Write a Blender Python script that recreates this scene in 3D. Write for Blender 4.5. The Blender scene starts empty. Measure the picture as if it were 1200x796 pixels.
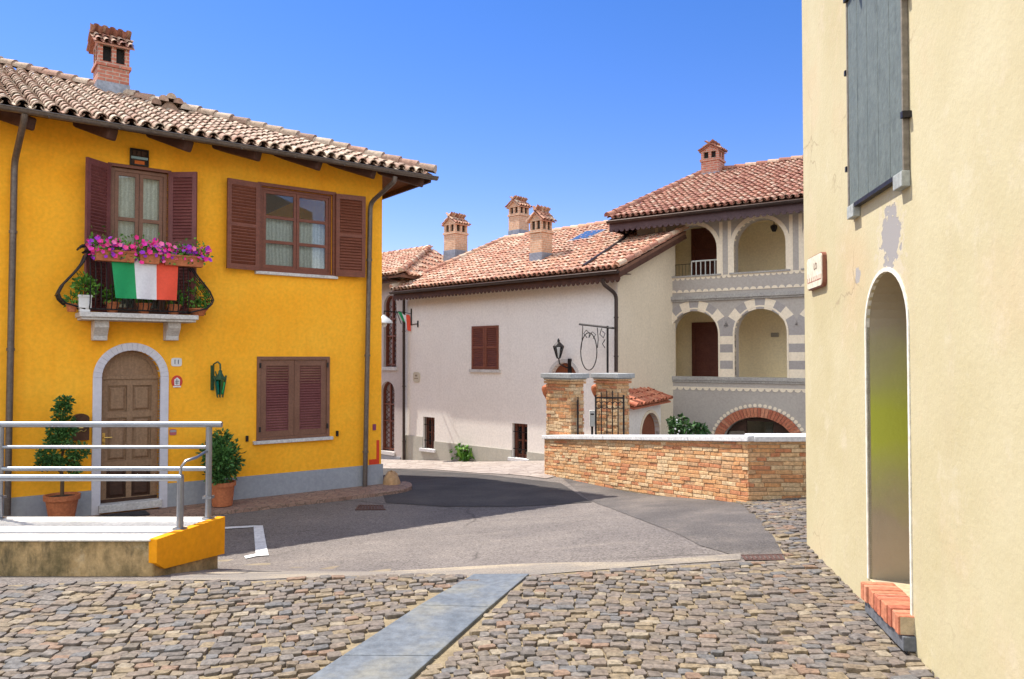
import bpy, bmesh, math, random
from mathutils import Vector, Matrix
from mathutils.geometry import tessellate_polygon
R = random.Random(11)
SC = bpy.context.scene
COL = SC.collection
PI = math.pi
V = Vector

# ------------------------------------------------------------------ camera model
F = 900.0
EYE = V((0, 0, 1.83))
PITCH = math.atan(22 / F)
def ray(px, py):
    dx = (px - 600) / F; dy = (398 - py) / F
    return V((dx, math.cos(PITCH) - dy * math.sin(PITCH), math.sin(PITCH) + dy * math.cos(PITCH)))
def plane_hit(p0, n, px, py):
    r = ray(px, py)
    return EYE + r * ((p0 - EYE).dot(n) / r.dot(n))

# ------------------------------------------------------------------ terrain
KN = [(-60, .0), (5.2, 0), (9.25, -.5), (13.4, -.70), (19.3, -1.33), (26, -1.85), (36, -2.2), (400, -2.2)]
def lin(t):
    for (a, za), (b, zb) in zip(KN, KN[1:]):
        if t <= b: return za + (zb - za) * (t - a) / (b - a)
    return KN[-1][1]
def G(x, y):
    t = -.6 * x + .8 * y
    zt = sum(lin(t + k) for k in (-.5, -.25, 0, .25, .5)) / 5
    zy = -.2 * max(0, y - 6.4)
    return max(zt, zy) if zy > -.6 else zt
def ghit(px, py, off=0):
    r = ray(px, py); t = 2.0
    while t < 80:
        p = EYE + r * t
        if p.z <= G(p.x, p.y) + off: break
        t += .02
    return p

# ------------------------------------------------------------------ frames: u along the wall, z up, d outward
class Fr:
    def __init__(s, o, u):
        s.o = V((o[0], o[1], 0)); s.u = V((u[0], u[1], 0)).normalized()
        s.n = V((s.u.y, -s.u.x, 0))
    def P(s, u, z, d=0): return s.o + s.u * u + s.n * d + V((0, 0, z))
    def hit(s, px, py, d=0):
        p = plane_hit(s.o + s.n * d, s.n, px, py)
        return (p - s.o).dot(s.u), p.z
    def U(s, px, d=0, py=420): return s.hit(px, py, d)[0]
    def Z(s, px, py, d=0): return s.hit(px, py, d)[1]
    def rot(s, u, d, ang):
        p = s.P(u, 0, d); c, sn = math.cos(ang), math.sin(ang)
        v = s.u * c + s.n * sn
        return Fr((p.x, p.y), (v.x, v.y))
    def uv(s, p):
        q = p - s.o
        return q.dot(s.u), q.dot(s.n)

# ------------------------------------------------------------------ mesh builder
class MB:
    def __init__(s): s.v = []; s.f = []; s.m = []; s.mi = 0
    def add(s, vs, fs):
        b = len(s.v); s.v += [V(x) for x in vs]
        for f in fs: s.f.append([b + i for i in f]); s.m.append(s.mi)
    def hexa(s, p):   # p: bottom 4 ccw, top 4 ccw
        s.add(p, [(3, 2, 1, 0), (4, 5, 6, 7), (0, 1, 5, 4), (1, 2, 6, 5), (2, 3, 7, 6), (3, 0, 4, 7)])
    def box(s, fr, u0, u1, z0, z1, d0, d1):
        P = fr.P
        s.hexa([P(u0, z0, d1), P(u1, z0, d1), P(u1, z0, d0), P(u0, z0, d0), P(u0, z1, d1), P(u1, z1, d1), P(u1, z1, d0), P(u0, z1, d0)])
    def bar(s, a, b, w, h, up=V((0, 0, 1))):
        a, b = V(a), V(b); t = (b - a).normalized(); x = t.cross(up).normalized() * (w / 2); y = x.cross(t).normalized() * (h / 2)
        s.hexa([a - x - y, a + x - y, b + x - y, b - x - y, a - x + y, a + x + y, b + x + y, b - x + y])
    def tube(s, pts, r, seg=8, cap=True):
        pts = [V(p) for p in pts]; n = len(pts); rs = r if isinstance(r, (list, tuple)) else [r] * n
        t0 = (pts[1] - pts[0]).normalized(); up = V((0, 0, 1)) if abs(t0.z) < .9 else V((1, 0, 0))
        x = t0.cross(up).normalized(); vs = []; fs = []
        for i, p in enumerate(pts):
            a = pts[max(0, i - 1)]; b = pts[min(n - 1, i + 1)]; t = (b - a).normalized()
            x = (x - t * x.dot(t)).normalized(); y = t.cross(x)
            for k in range(seg):
                an = 2 * PI * k / seg; vs.append(p + x * (rs[i] * math.cos(an)) + y * (rs[i] * math.sin(an)))
        for i in range(n - 1):
            for k in range(seg):
                k2 = (k + 1) % seg; fs.append((i * seg + k, i * seg + k2, (i + 1) * seg + k2, (i + 1) * seg + k))
        if cap:
            fs.append(tuple(reversed(range(seg)))); fs.append(tuple(range((n - 1) * seg, n * seg)))
        s.add(vs, fs)
    def lathe(s, c, prof, seg=20, squash=1, cap=True):
        c = V(c); vs = []; fs = []
        for r, z in prof:
            for k in range(seg):
                a = 2 * PI * k / seg; vs.append(c + V((r * math.cos(a), r * math.sin(a) * squash, z)))
        for i in range(len(prof) - 1):
            for k in range(seg):
                k2 = (k + 1) % seg; fs.append((i * seg + k, i * seg + k2, (i + 1) * seg + k2, (i + 1) * seg + k))
        if cap:
            fs.append(tuple(reversed(range(seg)))); fs.append(tuple(range((len(prof) - 1) * seg, len(prof) * seg)))
        s.add(vs, fs)
    def plate(s, fr, outer, holes, d0, d1):     # outlines in (u,z)
        loops = [outer] + list(holes)
        tri = tessellate_polygon([[V((a, b, 0)) for a, b in l] for l in loops])
        flat = [q for l in loops for q in l]; n = len(flat)
        vs = [fr.P(a, b, d1) for a, b in flat] + [fr.P(a, b, d0) for a, b in flat]
        fs = [tuple(t) for t in tri] + [tuple(n + i for i in reversed(t)) for t in tri]
        k = 0
        for l in loops:
            m = len(l)
            for i in range(m):
                a, b = k + i, k + (i + 1) % m; fs.append((a, b, n + b, n + a))
            k += m
        s.add(vs, fs)
    def slab(s, poly, th):    # a flat 3-D polygon given thickness downwards
        poly = [V(p) for p in poly]; n = len(poly); dn = V((0, 0, -th))
        s.add(poly + [p + dn for p in poly], [tuple(range(n)), tuple(reversed(range(n, 2 * n)))] + [(i, (i + 1) % n, n + (i + 1) % n, n + i) for i in range(n)])
    def ball(s, c, r, seg=10, rings=6, sx=1, sy=1, sz=1, jit=0):
        prof = []; c = V(c); vs = []; fs = []
        for i in range(rings + 1):
            th = PI * i / rings
            for k in range(seg):
                a = 2 * PI * k / seg; q = 1 + R.uniform(-jit, jit)
                vs.append(c + V((r * sx * q * math.sin(th) * math.cos(a), r * sy * q * math.sin(th) * math.sin(a), -r * sz * q * math.cos(th))))
        for i in range(rings):
            for k in range(seg):
                k2 = (k + 1) % seg; fs.append((i * seg + k, i * seg + k2, (i + 1) * seg + k2, (i + 1) * seg + k))
        s.add(vs, fs)
    def leaf(s, p, d, up, L, W):
        d = d.normalized(); x = d.cross(up)
        if x.length < .01: x = V((1, 0, 0))
        x.normalize(); y = x.cross(d)
        s.add([p, p + d * (L * .5) + x * W + y * (W * .3), p + d * L, p + d * (L * .5) - x * W + y * (W * .3)], [(0, 1, 2), (0, 2, 3)])

def rvec():
    while True:
        v = V((R.uniform(-1, 1), R.uniform(-1, 1), R.uniform(-1, 1)))
        if .05 < v.length < 1: return v
def leafball(mb, c, r, n, L, W, sz=1.0):
    c = V(c)
    for _ in range(n):
        q = rvec(); q = q.normalized() * (r * (R.random() ** .45) * R.uniform(.85, 1.12)); q.z *= sz
        mb.leaf(c + q, (q.normalized() + rvec() * .8), rvec(), L * R.uniform(.7, 1.3), W * R.uniform(.7, 1.3))

def wloc(o):
    p = V((0, 0, 0))
    while o: p += o.location; o = o.parent
    return p
def build(name, mb, mat, parent=None, smooth=False, bevel=0, uv=None, recalc=True):
    me = bpy.data.meshes.new(name); off = wloc(parent)
    me.from_pydata([tuple(v - off) for v in mb.v], [], mb.f)
    for m in (mat if isinstance(mat, list) else [mat]): me.materials.append(m)
    if isinstance(mat, list): me.polygons.foreach_set('material_index', mb.m)
    if recalc:
        bm = bmesh.new(); bm.from_mesh(me); bmesh.ops.recalc_face_normals(bm, faces=bm.faces); bm.to_mesh(me); bm.free()
    if uv:
        lay = me.uv_layers.new(name='UVMap')
        for p in me.polygons:
            side = abs(p.normal.dot(uv.n)) < .7
            for li in p.loop_indices:
                co = me.vertices[me.loops[li].vertex_index].co + off; q = co - uv.o
                lay.data[li].uv = ((q.dot(uv.n) if side else q.dot(uv.u)), co.z)
    if smooth:
        me.polygons.foreach_set('use_smooth', [True] * len(me.polygons)); me.set_sharp_from_angle(angle=math.radians(42))
    me.update()
    o = bpy.data.objects.new(name, me); COL.objects.link(o); o.parent = parent
    if bevel:
        b = o.modifiers.new('bevel', 'BEVEL'); b.width = bevel; b.segments = 2; b.limit_method = 'ANGLE'; b.angle_limit = math.radians(50)
    return o
def tag(o, label, cat=None, group=None, kind=None):
    o['label'] = label
    if cat: o['category'] = cat
    if group: o['group'] = group
    if kind: o['kind'] = kind
    return o
def thing(name, loc, label, cat, group=None):
    o = bpy.data.objects.new(name, None); COL.objects.link(o); o.location = loc; o.empty_display_size = .2
    return tag(o, label, cat, group)
def struct(name, mb, mat, label, cat='ground', **k):
    return tag(build(name, mb, mat, **k), label, cat, kind='structure')
def text(name, body, fr, u, z, d, size, mat, parent, align='CENTER'):
    c = bpy.data.curves.new(name, 'FONT'); c.body = body; c.size = size; c.align_x = align; c.align_y = 'CENTER'; c.extrude = .002
    c.materials.append(mat); tmp = bpy.data.objects.new(name + '_curve', c); COL.objects.link(tmp); bpy.context.view_layer.update()
    me = bpy.data.meshes.new_from_object(tmp.evaluated_get(bpy.context.evaluated_depsgraph_get())); bpy.data.objects.remove(tmp); bpy.data.curves.remove(c)
    me.name = name; o = bpy.data.objects.new(name, me); COL.objects.link(o); o.parent = parent
    p = fr.P(u, z, d) - wloc(parent)
    o.matrix_local = Matrix(((fr.u.x, 0, fr.n.x, p.x), (fr.u.y, 0, fr.n.y, p.y), (0, 1, 0, p.z), (0, 0, 0, 1)))
    return o

# ------------------------------------------------------------------ materials
def ramp(nt, stops, const=False):
    r = nt.nodes.new('ShaderNodeValToRGB'); e = r.color_ramp
    if const: e.interpolation = 'CONSTANT'
    n = len(stops)
    while len(e.elements) < n: e.elements.new(.5)
    for i, s in enumerate(stops):
        if isinstance(s[0], (tuple, list)): c, p = s
        else: c, p = s, (i / (n if const else max(1, n - 1)))
        e.elements[i].position = p; e.elements[i].color = (*c, 1)
    return r
def mix(nt, a, b, f, mode='MIX'):
    m = nt.nodes.new('ShaderNodeMix'); m.data_type = 'RGBA'; m.blend_type = mode
    for sock, val in ((m.inputs[0], f), (m.inputs[6], a), (m.inputs[7], b)):
        if hasattr(val, 'is_output'): nt.links.new(val, sock)
        elif isinstance(val, (tuple, list)): sock.default_value = (*val[:3], 1)
        else: sock.default_value = val
    return m.outputs[2]
def noise(nt, vec, scale, detail=4, rough=.55, stretch=None):
    if stretch:
        mp = nt.nodes.new('ShaderNodeMapping'); mp.inputs['Scale'].default_value = stretch; nt.links.new(vec, mp.inputs[0]); vec = mp.outputs[0]
    n = nt.nodes.new('ShaderNodeTexNoise'); n.inputs['Scale'].default_value = scale; n.inputs['Detail'].default_value = detail; n.inputs['Roughness'].default_value = rough
    nt.links.new(vec, n.inputs['Vector']); return n.outputs['Fac']
def gray(nt, fac, lo, hi, p0=.3, p1=.7):
    r = ramp(nt, [((lo,) * 3, p0), ((hi,) * 3, p1)]); nt.links.new(fac, r.inputs[0]); return r.outputs[0]
def newmat(name):
    m = bpy.data.materials.new(name); m.use_nodes = True; nt = m.node_tree; b = nt.nodes['Principled BSDF']
    tc = nt.nodes.new('ShaderNodeTexCoord'); return m, nt, b, tc
def bumpit(nt, b, h, strength, dist=.01):
    bp = nt.nodes.new('ShaderNodeBump'); bp.inputs['Strength'].default_value = strength; bp.inputs['Distance'].default_value = dist
    nt.links.new(h, bp.inputs['Height']); nt.links.new(bp.outputs[0], b.inputs['Normal']); return bp
def mat(name, cols, scale=2.0, rough=.8, bump=.25, bscale=60, island=None, metal=0, fine=.25, stretch=None, spec=.3, trans=0):
    m, nt, b, tc = newmat(name); v = tc.outputs['Object']
    n1 = noise(nt, v, scale, 5, .6, stretch)
    if not isinstance(cols[0], (tuple, list)): cols = [cols]
    if len(cols) == 1: cols = [tuple(c * .88 for c in cols[0]), tuple(min(1, c * 1.1) for c in cols[0])]
    r = ramp(nt, [(c, .3 + .4 * i / (len(cols) - 1)) for i, c in enumerate(cols)]); nt.links.new(n1, r.inputs[0]); c = r.outputs[0]
    if island:
        g = nt.nodes.new('ShaderNodeNewGeometry'); ir = ramp(nt, island, True); nt.links.new(g.outputs['Random Per Island'], ir.inputs[0])
        c = mix(nt, c, ir.outputs[0], .8)
    if fine:
        n2 = noise(nt, v, bscale * .6, 3); c = mix(nt, c, gray(nt, n2, 1 - fine, 1 + fine * .4), 1.0, 'MULTIPLY')
    nt.links.new(c, b.inputs['Base Color']); b.inputs['Roughness'].default_value = rough; b.inputs['Metallic'].default_value = metal
    b.inputs['Specular IOR Level'].default_value = spec
    if trans:
        b.inputs['Subsurface Weight'].default_value = 0
    if bump: bumpit(nt, b, noise(nt, v, bscale, 4), bump)
    return m

def plaster(name, base, light, stain, stain_amt=.35, streak=.3, bump=.35, patch=None, bscale=35):
    """hand-floated render: broad blotches, rain streaks, fine grain"""
    m, nt, b, tc = newmat(name); v = tc.outputs['Object']
    c = mix(nt, base, light, gray(nt, noise(nt, v, .7, 6, .65), 0, 1, .35, .68))
    c = mix(nt, c, stain, gray(nt, noise(nt, v, 1.6, 7, .7), 0, stain_amt, .5, .8))
    c = mix(nt, c, stain, gray(nt, noise(nt, v, 1.2, 5, .6, (6, 6, .35)), 0, streak, .52, .8))
    c = mix(nt, c, gray(nt, noise(nt, v, 18, 4), .9, 1.06), 1, 'MULTIPLY')
    nt.links.new(c, b.inputs['Base Color']); b.inputs['Roughness'].default_value = .9; b.inputs['Specular IOR Level'].default_value = .15
    h = mix(nt, noise(nt, v, bscale, 5, .6), noise(nt, v, 4, 3), .35)
    bumpit(nt, b, h, bump, .012)
    return m

YELLOW = plaster('yellow_render', (.96, .425, .024), (.97, .485, .040), (.90, .355, .020), .55, .55, .15)
GREYWALL = plaster('warm_grey_render', (.78, .74, .695), (.83, .79, .745), (.68, .635, .59), .35, .25, .2)
BEIGE = plaster('beige_render', (.66, .565, .43), (.70, .605, .47), (.56, .48, .37), .3, .2, .2)
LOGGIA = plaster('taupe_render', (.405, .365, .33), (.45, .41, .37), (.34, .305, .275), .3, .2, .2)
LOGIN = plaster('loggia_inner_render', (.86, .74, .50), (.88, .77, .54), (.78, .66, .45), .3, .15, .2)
CREAMP = plaster('cream_paint_trim', (.78, .67, .52), (.82, .72, .57), (.68, .58, .46), .3, .2, .15)
GREYBAND = plaster('grey_paint_band', (.34, .31, .295), (.39, .36, .345), (.30, .275, .26), .3, .2, .15)
PLINTH = plaster('blue_grey_plinth', (.30, .32, .36), (.37, .39, .42), (.22, .23, .26), .5, .4, .6)
STONE = mat('pale_stone', [(.50, .47, .45), (.62, .60, .58), (.55, .52, .49)], 3, .8, .3, 50)
WHITESTONE = mat('white_coping_stone', [(.62, .62, .64), (.74, .74, .75)], 2.5, .7, .25, 40)
DOORTRIM = mat('white_grey_door_surround', [(.56, .55, .62), (.66, .65, .70)], 2, .7, .1, 30, fine=.08)
WOODR = mat('red_brown_painted_wood', [(.15, .042, .022), (.21, .066, .036)], 4, .45, .12, 60, stretch=(1, 1, 6), spec=.4)
WOODP = mat('purple_brown_painted_wood', [(.15, .042, .042), (.20, .065, .06)], 4, .5, .12, 60, spec=.4)
WOODF = mat('brown_window_wood', [(.17, .075, .045), (.22, .105, .065)], 4, .5, .12, 60, spec=.4)
WOODTAN = mat('tan_varnished_door_wood', [(.25, .15, .085), (.31, .19, .115)], 5, .45, .15, 50, stretch=(8, 8, 1), spec=.4)
WOODDARK = mat('dark_wood', [(.045, .022, .014), (.075, .035, .022)], 5, .6, .2, 40, stretch=(1, 1, 5))
BEAM = mat('dark_eave_beam_wood', [(.06, .025, .017), (.10, .045, .03)], 5, .65, .3, 40)
GUTTER = mat('brown_grey_gutter_metal', [(.13, .105, .09), (.18, .15, .13)], 3, .4, .05, 40, metal=.4)
DARKGUT = mat('dark_brown_gutter_metal', [(.05, .035, .032), (.075, .055, .05)], 3, .4, .05, 40, metal=.4)
LEAD = mat('lead_flashing', [(.22, .24, .28), (.33, .35, .40)], 6, .5, .2, 30, metal=.3)
IRON = mat('black_wrought_iron', [(.018, .016, .018), (.04, .035, .035)], 8, .5, .15, 60, metal=.5)
STEEL = mat('galvanised_rail_steel', [(.22, .235, .27), (.30, .315, .35)], 3, .32, 0, 40, metal=.75, spec=.5, fine=.05)
BRASS = mat('brass', [(.55, .36, .10), (.68, .46, .15)], 5, .3, .05, 40, metal=.9)
TERRA = mat('terracotta', [(.42, .13, .055), (.55, .19, .08)], 6, .75, .15, 50)
SOIL = mat('potting_soil', [(.03, .02, .014), (.06, .04, .03)], 20, .95, .6, 40)
DARK = mat('dark_interior', [(.012, .011, .011), (.02, .018, .017)], 3, .8, 0, 30)
CURTAIN = None
tile_y = [(.42, .30, .21), (.53, .41, .31), (.34, .19, .13), (.46, .30, .22), (.26, .145, .10), (.58, .47, .36), (.40, .21, .145), (.46, .35, .26), (.37, .235, .17)]
tile_g = [(.50, .245, .16), (.58, .33, .215), (.42, .18, .12), (.62, .46, .33), (.52, .28, .195), (.66, .54, .41), (.36, .155, .11), (.56, .37, .265), (.58, .29, .185), (.46, .31, .23)]
tile_l = [(.36, .15, .10), (.44, .20, .13), (.28, .11, .08), (.48, .31, .22), (.40, .17, .12), (.54, .39, .29), (.31, .13, .09), (.45, .24, .17)]
TILEY = mat('weathered_cream_brown_clay_tile', [(.30, .22, .16), (.60, .52, .42)], 5, .85, .35, 30, tile_y, fine=.35)
TILEG = mat('orange_pink_clay_tile', [(.40, .17, .10), (.60, .36, .24)], 5, .85, .35, 30, tile_g, fine=.35)
TILEL = mat('red_brown_clay_tile', [(.32, .14, .09), (.48, .30, .21)], 5, .85, .35, 30, tile_l, fine=.35)
DECK = mat('roof_underlay_clay', [(.16, .08, .055), (.22, .11, .07)], 4, .9, .2, 30)
brick_c = [(.64, .36, .17), (.72, .47, .25), (.60, .26, .11), (.68, .50, .30), (.56, .21, .10), (.74, .54, .33), (.66, .33, .14), (.52, .31, .17), (.70, .42, .22)]
BRICKW = mat('old_tan_orange_brick', [(.42, .24, .12), (.62, .43, .25)], 7, .92, .5, 40, brick_c, fine=.4)
MORTAR = mat('sandy_mortar', [(.50, .38, .24), (.60, .48, .32)], 6, .95, .4, 50)
brick_r = [(.46, .15, .085), (.54, .20, .11), (.40, .12, .07), (.58, .25, .15), (.50, .18, .10)]
BRICKR = mat('red_orange_brick', [(.44, .15, .09), (.56, .24, .14)], 7, .88, .4, 40, brick_r, fine=.3)
COBBLE = mat('grey_tan_sett_stone', [(.18, .14, .105), (.32, .26, .20)], 9, .8, .6, 50,
             [(.165, .135, .11), (.22, .175, .12), (.13, .12, .12), (.26, .205, .135), (.15, .13, .115), (.18, .165, .155), (.235, .18, .11), (.125, .13, .14), (.195, .15, .105), (.17, .14, .12), (.31, .26, .19), (.145, .125, .105), (.19, .15, .12), (.165, .135, .12), (.205, .17, .145), (.15, .14, .14), (.23, .145, .10), (.11, .10, .095), (.175, .145, .13)], fine=.45)
SANDJ = mat('sandy_joint', [(.20, .155, .095), (.34, .27, .17)], 5, .95, .5, 90)
LEAF = mat('dark_green_leaf', [(.02, .06, .015), (.05, .12, .03)], 6, .55, 0, 40, [(.018, .05, .014), (.03, .085, .02), (.05, .13, .03), (.025, .07, .02), (.07, .15, .035)], fine=0)
LEAFM = mat('mid_green_leaf', [(.03, .085, .02), (.06, .15, .035)], 6, .55, 0, 40, [(.03, .09, .02), (.05, .13, .03), (.08, .19, .04), (.035, .10, .03), (.06, .16, .04), (.11, .24, .06)], fine=0)
LEAFL = mat('bright_green_leaf', [(.06, .17, .02), (.12, .25, .04)], 6, .55, 0, 40, [(.06, .18, .02), (.10, .26, .03), (.04, .12, .02), (.15, .30, .04)], fine=0)
STEM = mat('brown_stem', [(.09, .055, .03), (.14, .09, .05)], 8, .8, .3, 50)
PETAL = mat('mixed_petunia_petal', [(.6, .04, .3), (.7, .06, .3)], 5, .6, 0, 40, [(.85, .03, .25), (.26, .03, .55), (.88, .09, .28), (.75, .04, .42), (.34, .05, .62), (.90, .22, .45), (.80, .03, .30)], fine=0)

def asphalt():
    m, nt, b, tc = newmat('worn_asphalt'); v = tc.outputs['Object']
    c = mix(nt, (.140, .122, .114), (.205, .178, .160), gray(nt, noise(nt, v, .45, 6, .65), 0, 1, .35, .65))
    c = mix(nt, c, (.33, .28, .235), gray(nt, noise(nt, v, .9, 6, .7, (.5, 2.2, 1)), 0, .5, .55, .8))
    c = mix(nt, c, (.085, .076, .074), gray(nt, noise(nt, v, 2.1, 5, .7), 0, .5, .58, .75))
    # agregate speckle
    vo = nt.nodes.new('ShaderNodeTexVoronoi'); vo.inputs['Scale'].default_value = 70; nt.links.new(v, vo.inputs['Vector'])
    sp = nt.nodes.new('ShaderNodeSeparateColor'); nt.links.new(vo.outputs['Color'], sp.inputs[0])
    c = mix(nt, c, gray(nt, sp.outputs[0], .62, 1.35, .1, .95), 1, 'MULTIPLY')
    # cracks
    v2 = nt.nodes.new('ShaderNodeTexVoronoi'); v2.feature = 'DISTANCE_TO_EDGE'; v2.inputs['Scale'].default_value = .33
    nn = nt.nodes.new('ShaderNodeTexNoise'); nn.inputs['Scale'].default_value = 1.3; nn.inputs['Detail'].default_value = 6; nt.links.new(v, nn.inputs['Vector'])
    wv = mix(nt, v, nn.outputs['Color'], .28); nt.links.new(wv, v2.inputs['Vector'])
    ck = gray(nt, v2.outputs['Distance'], 1, 0, .0015, .0055)
    ck2 = mix(nt, (0, 0, 0), ck, gray(nt, noise(nt, v, .6, 2), 0, .8, .42, .54))
    c = mix(nt, c, (.075, .065, .06), ck2)
    nt.links.new(c, b.inputs['Base Color']); b.inputs['Roughness'].default_value = .88; b.inputs['Specular IOR Level'].default_value = .25
    bumpit(nt, b, mix(nt, vo.outputs['Distance'], noise(nt, v, 160, 2), .5), .5, .008)
    return m
ASPHALT = asphalt()
PATCH = mat('newer_dark_asphalt', [(.095, .085, .082), (.13, .115, .108), (.20, .172, .152)], 1.3, .9, .8, 90, fine=.5)

def voronoi_paving(name, a, b_, joint, scale, joint_w=.06):
    m, nt, b, tc = newmat(name); v = tc.outputs['Object']
    vo = nt.nodes.new('ShaderNodeTexVoronoi'); vo.inputs['Scale'].default_value = scale; nt.links.new(v, vo.inputs['Vector'])
    ve = nt.nodes.new('ShaderNodeTexVoronoi'); ve.feature = 'DISTANCE_TO_EDGE'; ve.inputs['Scale'].default_value = scale; nt.links.new(v, ve.inputs['Vector'])
    sp = nt.nodes.new('ShaderNodeSeparateColor'); nt.links.new(vo.outputs['Color'], sp.inputs[0])
    c = mix(nt, a, b_, sp.outputs[0]); e = gray(nt, ve.outputs['Distance'], 1, 0, joint_w * .4, joint_w); c = mix(nt, c, joint, e)
    c = mix(nt, c, gray(nt, noise(nt, v, 30, 4), .8, 1.1), 1, 'MULTIPLY')
    nt.links.new(c, b.inputs['Base Color']); b.inputs['Roughness'].default_value = .85
    bumpit(nt, b, gray(nt, ve.outputs['Distance'], 0, 1, 0, joint_w * 1.5), .6, .01); return m
SIDEWALK = voronoi_paving('brown_brick_pavement', (.26, .15, .11), (.34, .22, .16), (.16, .11, .08), 9)
PALEPAVE = voronoi_paving('pale_pink_stone_paving', (.30, .245, .215), (.42, .36, .32), (.22, .18, .16), 3.2, .05)
EARTH = mat('dry_earth', [(.22, .17, .12), (.30, .25, .17)], .8, .95, .4, 20)

def uvbrick(name, c1, c2, mortar, bw=.25, bh=.075):
    m, nt, b, tc = newmat(name); t = nt.nodes.new('ShaderNodeTexBrick'); nt.links.new(tc.outputs['UV'], t.inputs['Vector'])
    for k, val in (('Scale', 1.0), ('Brick Width', bw), ('Row Height', bh), ('Mortar Size', .010), ('Mortar Smooth', .2), ('Bias', 0)): t.inputs[k].default_value = val
    for k, val in (('Color1', c1), ('Color2', c2), ('Mortar', mortar)): t.inputs[k].default_value = (*val, 1)
    c = mix(nt, t.outputs['Color'], gray(nt, noise(nt, tc.outputs['Object'], 14, 4), .72, 1.12), 1, 'MULTIPLY')
    nt.links.new(c, b.inputs['Base Color']); b.inputs['Roughness'].default_value = .9
    bumpit(nt, b, t.outputs['Fac'], -.6, .01); return m
CHBRICK = uvbrick('chimney_red_brick', (.42, .14, .09), (.52, .20, .13), (.45, .36, .29))
CHBRICK2 = uvbrick('chimney_pale_orange_brick', (.56, .30, .18), (.64, .38, .24), (.60, .47, .34), .22, .07)

def glassmat(name='window_glass', tint=(.9, .94, .95)):
    m = bpy.data.materials.new(name); m.use_nodes = True; nt = m.node_tree; nt.nodes.clear()
    o = nt.nodes.new('ShaderNodeOutputMaterial'); t = nt.nodes.new('ShaderNodeBsdfTransparent'); t.inputs[0].default_value = (*tint, 1)
    g = nt.nodes.new('ShaderNodeBsdfGlossy'); g.inputs['Roughness'].default_value = .02
    fr = nt.nodes.new('ShaderNodeFresnel'); fr.inputs[0].default_value = 1.7; mx = nt.nodes.new('ShaderNodeMixShader')
    nt.links.new(fr.outputs[0], mx.inputs[0]); nt.links.new(t.outputs[0], mx.inputs[1]); nt.links.new(g.outputs[0], mx.inputs[2]); nt.links.new(mx.outputs[0], o.inputs[0]); return m
GLASS = glassmat(); GREENGLASS = glassmat('green_lantern_glass', (.10, .5, .28))
def lace():
    m, nt, b, tc = newmat('white_lace_curtain')
    w = nt.nodes.new('ShaderNodeTexWave'); w.inputs['Scale'].default_value = 6; w.inputs['Distortion'].default_value = 2.5; w.inputs['Detail'].default_value = 2; nt.links.new(tc.outputs['Object'], w.inputs['Vector'])
    c = mix(nt, (.62, .64, .62), (.85, .86, .82), w.outputs['Fac']); c = mix(nt, c, gray(nt, noise(nt, tc.outputs['Object'], 40, 3), .7, 1.05), 1, 'MULTIPLY')
    nt.links.new(c, b.inputs['Base Color']); b.inputs['Roughness'].default_value = .95; return m
LACE = lace()
def solid(name, c, rough=.6, **k): return mat(name, [tuple(x * .93 for x in c), c], 6, rough, .05, 50, fine=.08, **k)

# ------------------------------------------------------------------ shared builders
def inside(poly, a, b):
    r = False; n = len(poly)
    for i in range(n):
        (x1, y1), (x2, y2) = poly[i], poly[(i + 1) % n]
        if (y1 > b) != (y2 > b) and a < (x2 - x1) * (b - y1) / (y2 - y1) + x1: r = not r
    return r
def tiles(mb, o, e, s, poly, sp=.2, row=.33, r=.08, ov=.05, thick=True):
    q = r / .08
    """barrel tiles: e along the eave, s up the slope, poly the roof outline in (e,s) metres"""
    o = V(o); n = e.cross(s).normalized(); n = n if n.z > 0 else -n
    A = [p[0] for p in poly]; B = [p[1] for p in poly]
    i0, i1 = int(min(A) / sp) - 1, int(max(A) / sp) + 1; j1 = int(max(B) / row) + 1
    def arc(a, b0, b1, r0, r1, h0, h1, sg, thick):
        K = 6; vs = []; fs = []
        sk = R.uniform(-.012, .012); a += R.uniform(-.008, .008); hj = R.uniform(0, .012)
        for (b, rr, h, aa) in ((b0, r0, h0, a), (b1, r1, h1, a + sk)):
            for k in range(K + 1):
                t = PI * k / K; vs.append(o + e * (aa + rr * math.cos(t)) + s * b + n * (h + hj + sg * rr * math.sin(t)))
        for k in range(K): fs.append((k, k + 1, K + 2 + k, K + 1 + k))
        if thick:
            b_ = len(vs)
            for k in range(K + 1):
                t = PI * k / K; q = r0 - .016; vs.append(o + e * (a + q * math.cos(t)) + s * b0 + n * (h0 + hj + sg * q * math.sin(t)))
            for k in range(K + 1):
                t = PI * k / K; q = r0 - .016; vs.append(o + e * (a + q * math.cos(t)) + s * (b0 + .25) + n * (h0 + hj + sg * q * math.sin(t)))
            for k in range(K): fs.append((k, b_ + k, b_ + k + 1, k + 1)); fs.append((b_ + k, b_ + K + 1 + k, b_ + K + 2 + k, b_ + k + 1))
        mb.add(vs, fs)
    for i in range(i0, i1 + 1):
        for j in range(0, j1 + 1):
            a = (i + .5) * sp; b = j * row; first = j == 0
            if inside(poly, a, min(b + row * .55, max(B) - .01)):
                jb = R.uniform(-.6, .4) * .06
                arc(a, b - ov + jb * ov * 18, min(b + row + ov, max(B) + .02), r * 1.08, r * .86, .062 * q, .030 * q, 1, thick)
            if inside(poly, a + sp / 2, min(b + row * .55, max(B) - .01)):
                arc(a + sp / 2, b - ov * .6, min(b + row + ov, max(B) + .02), r * .95, r * .85, .085 * q, .055 * q, -.75, first and thick)
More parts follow.
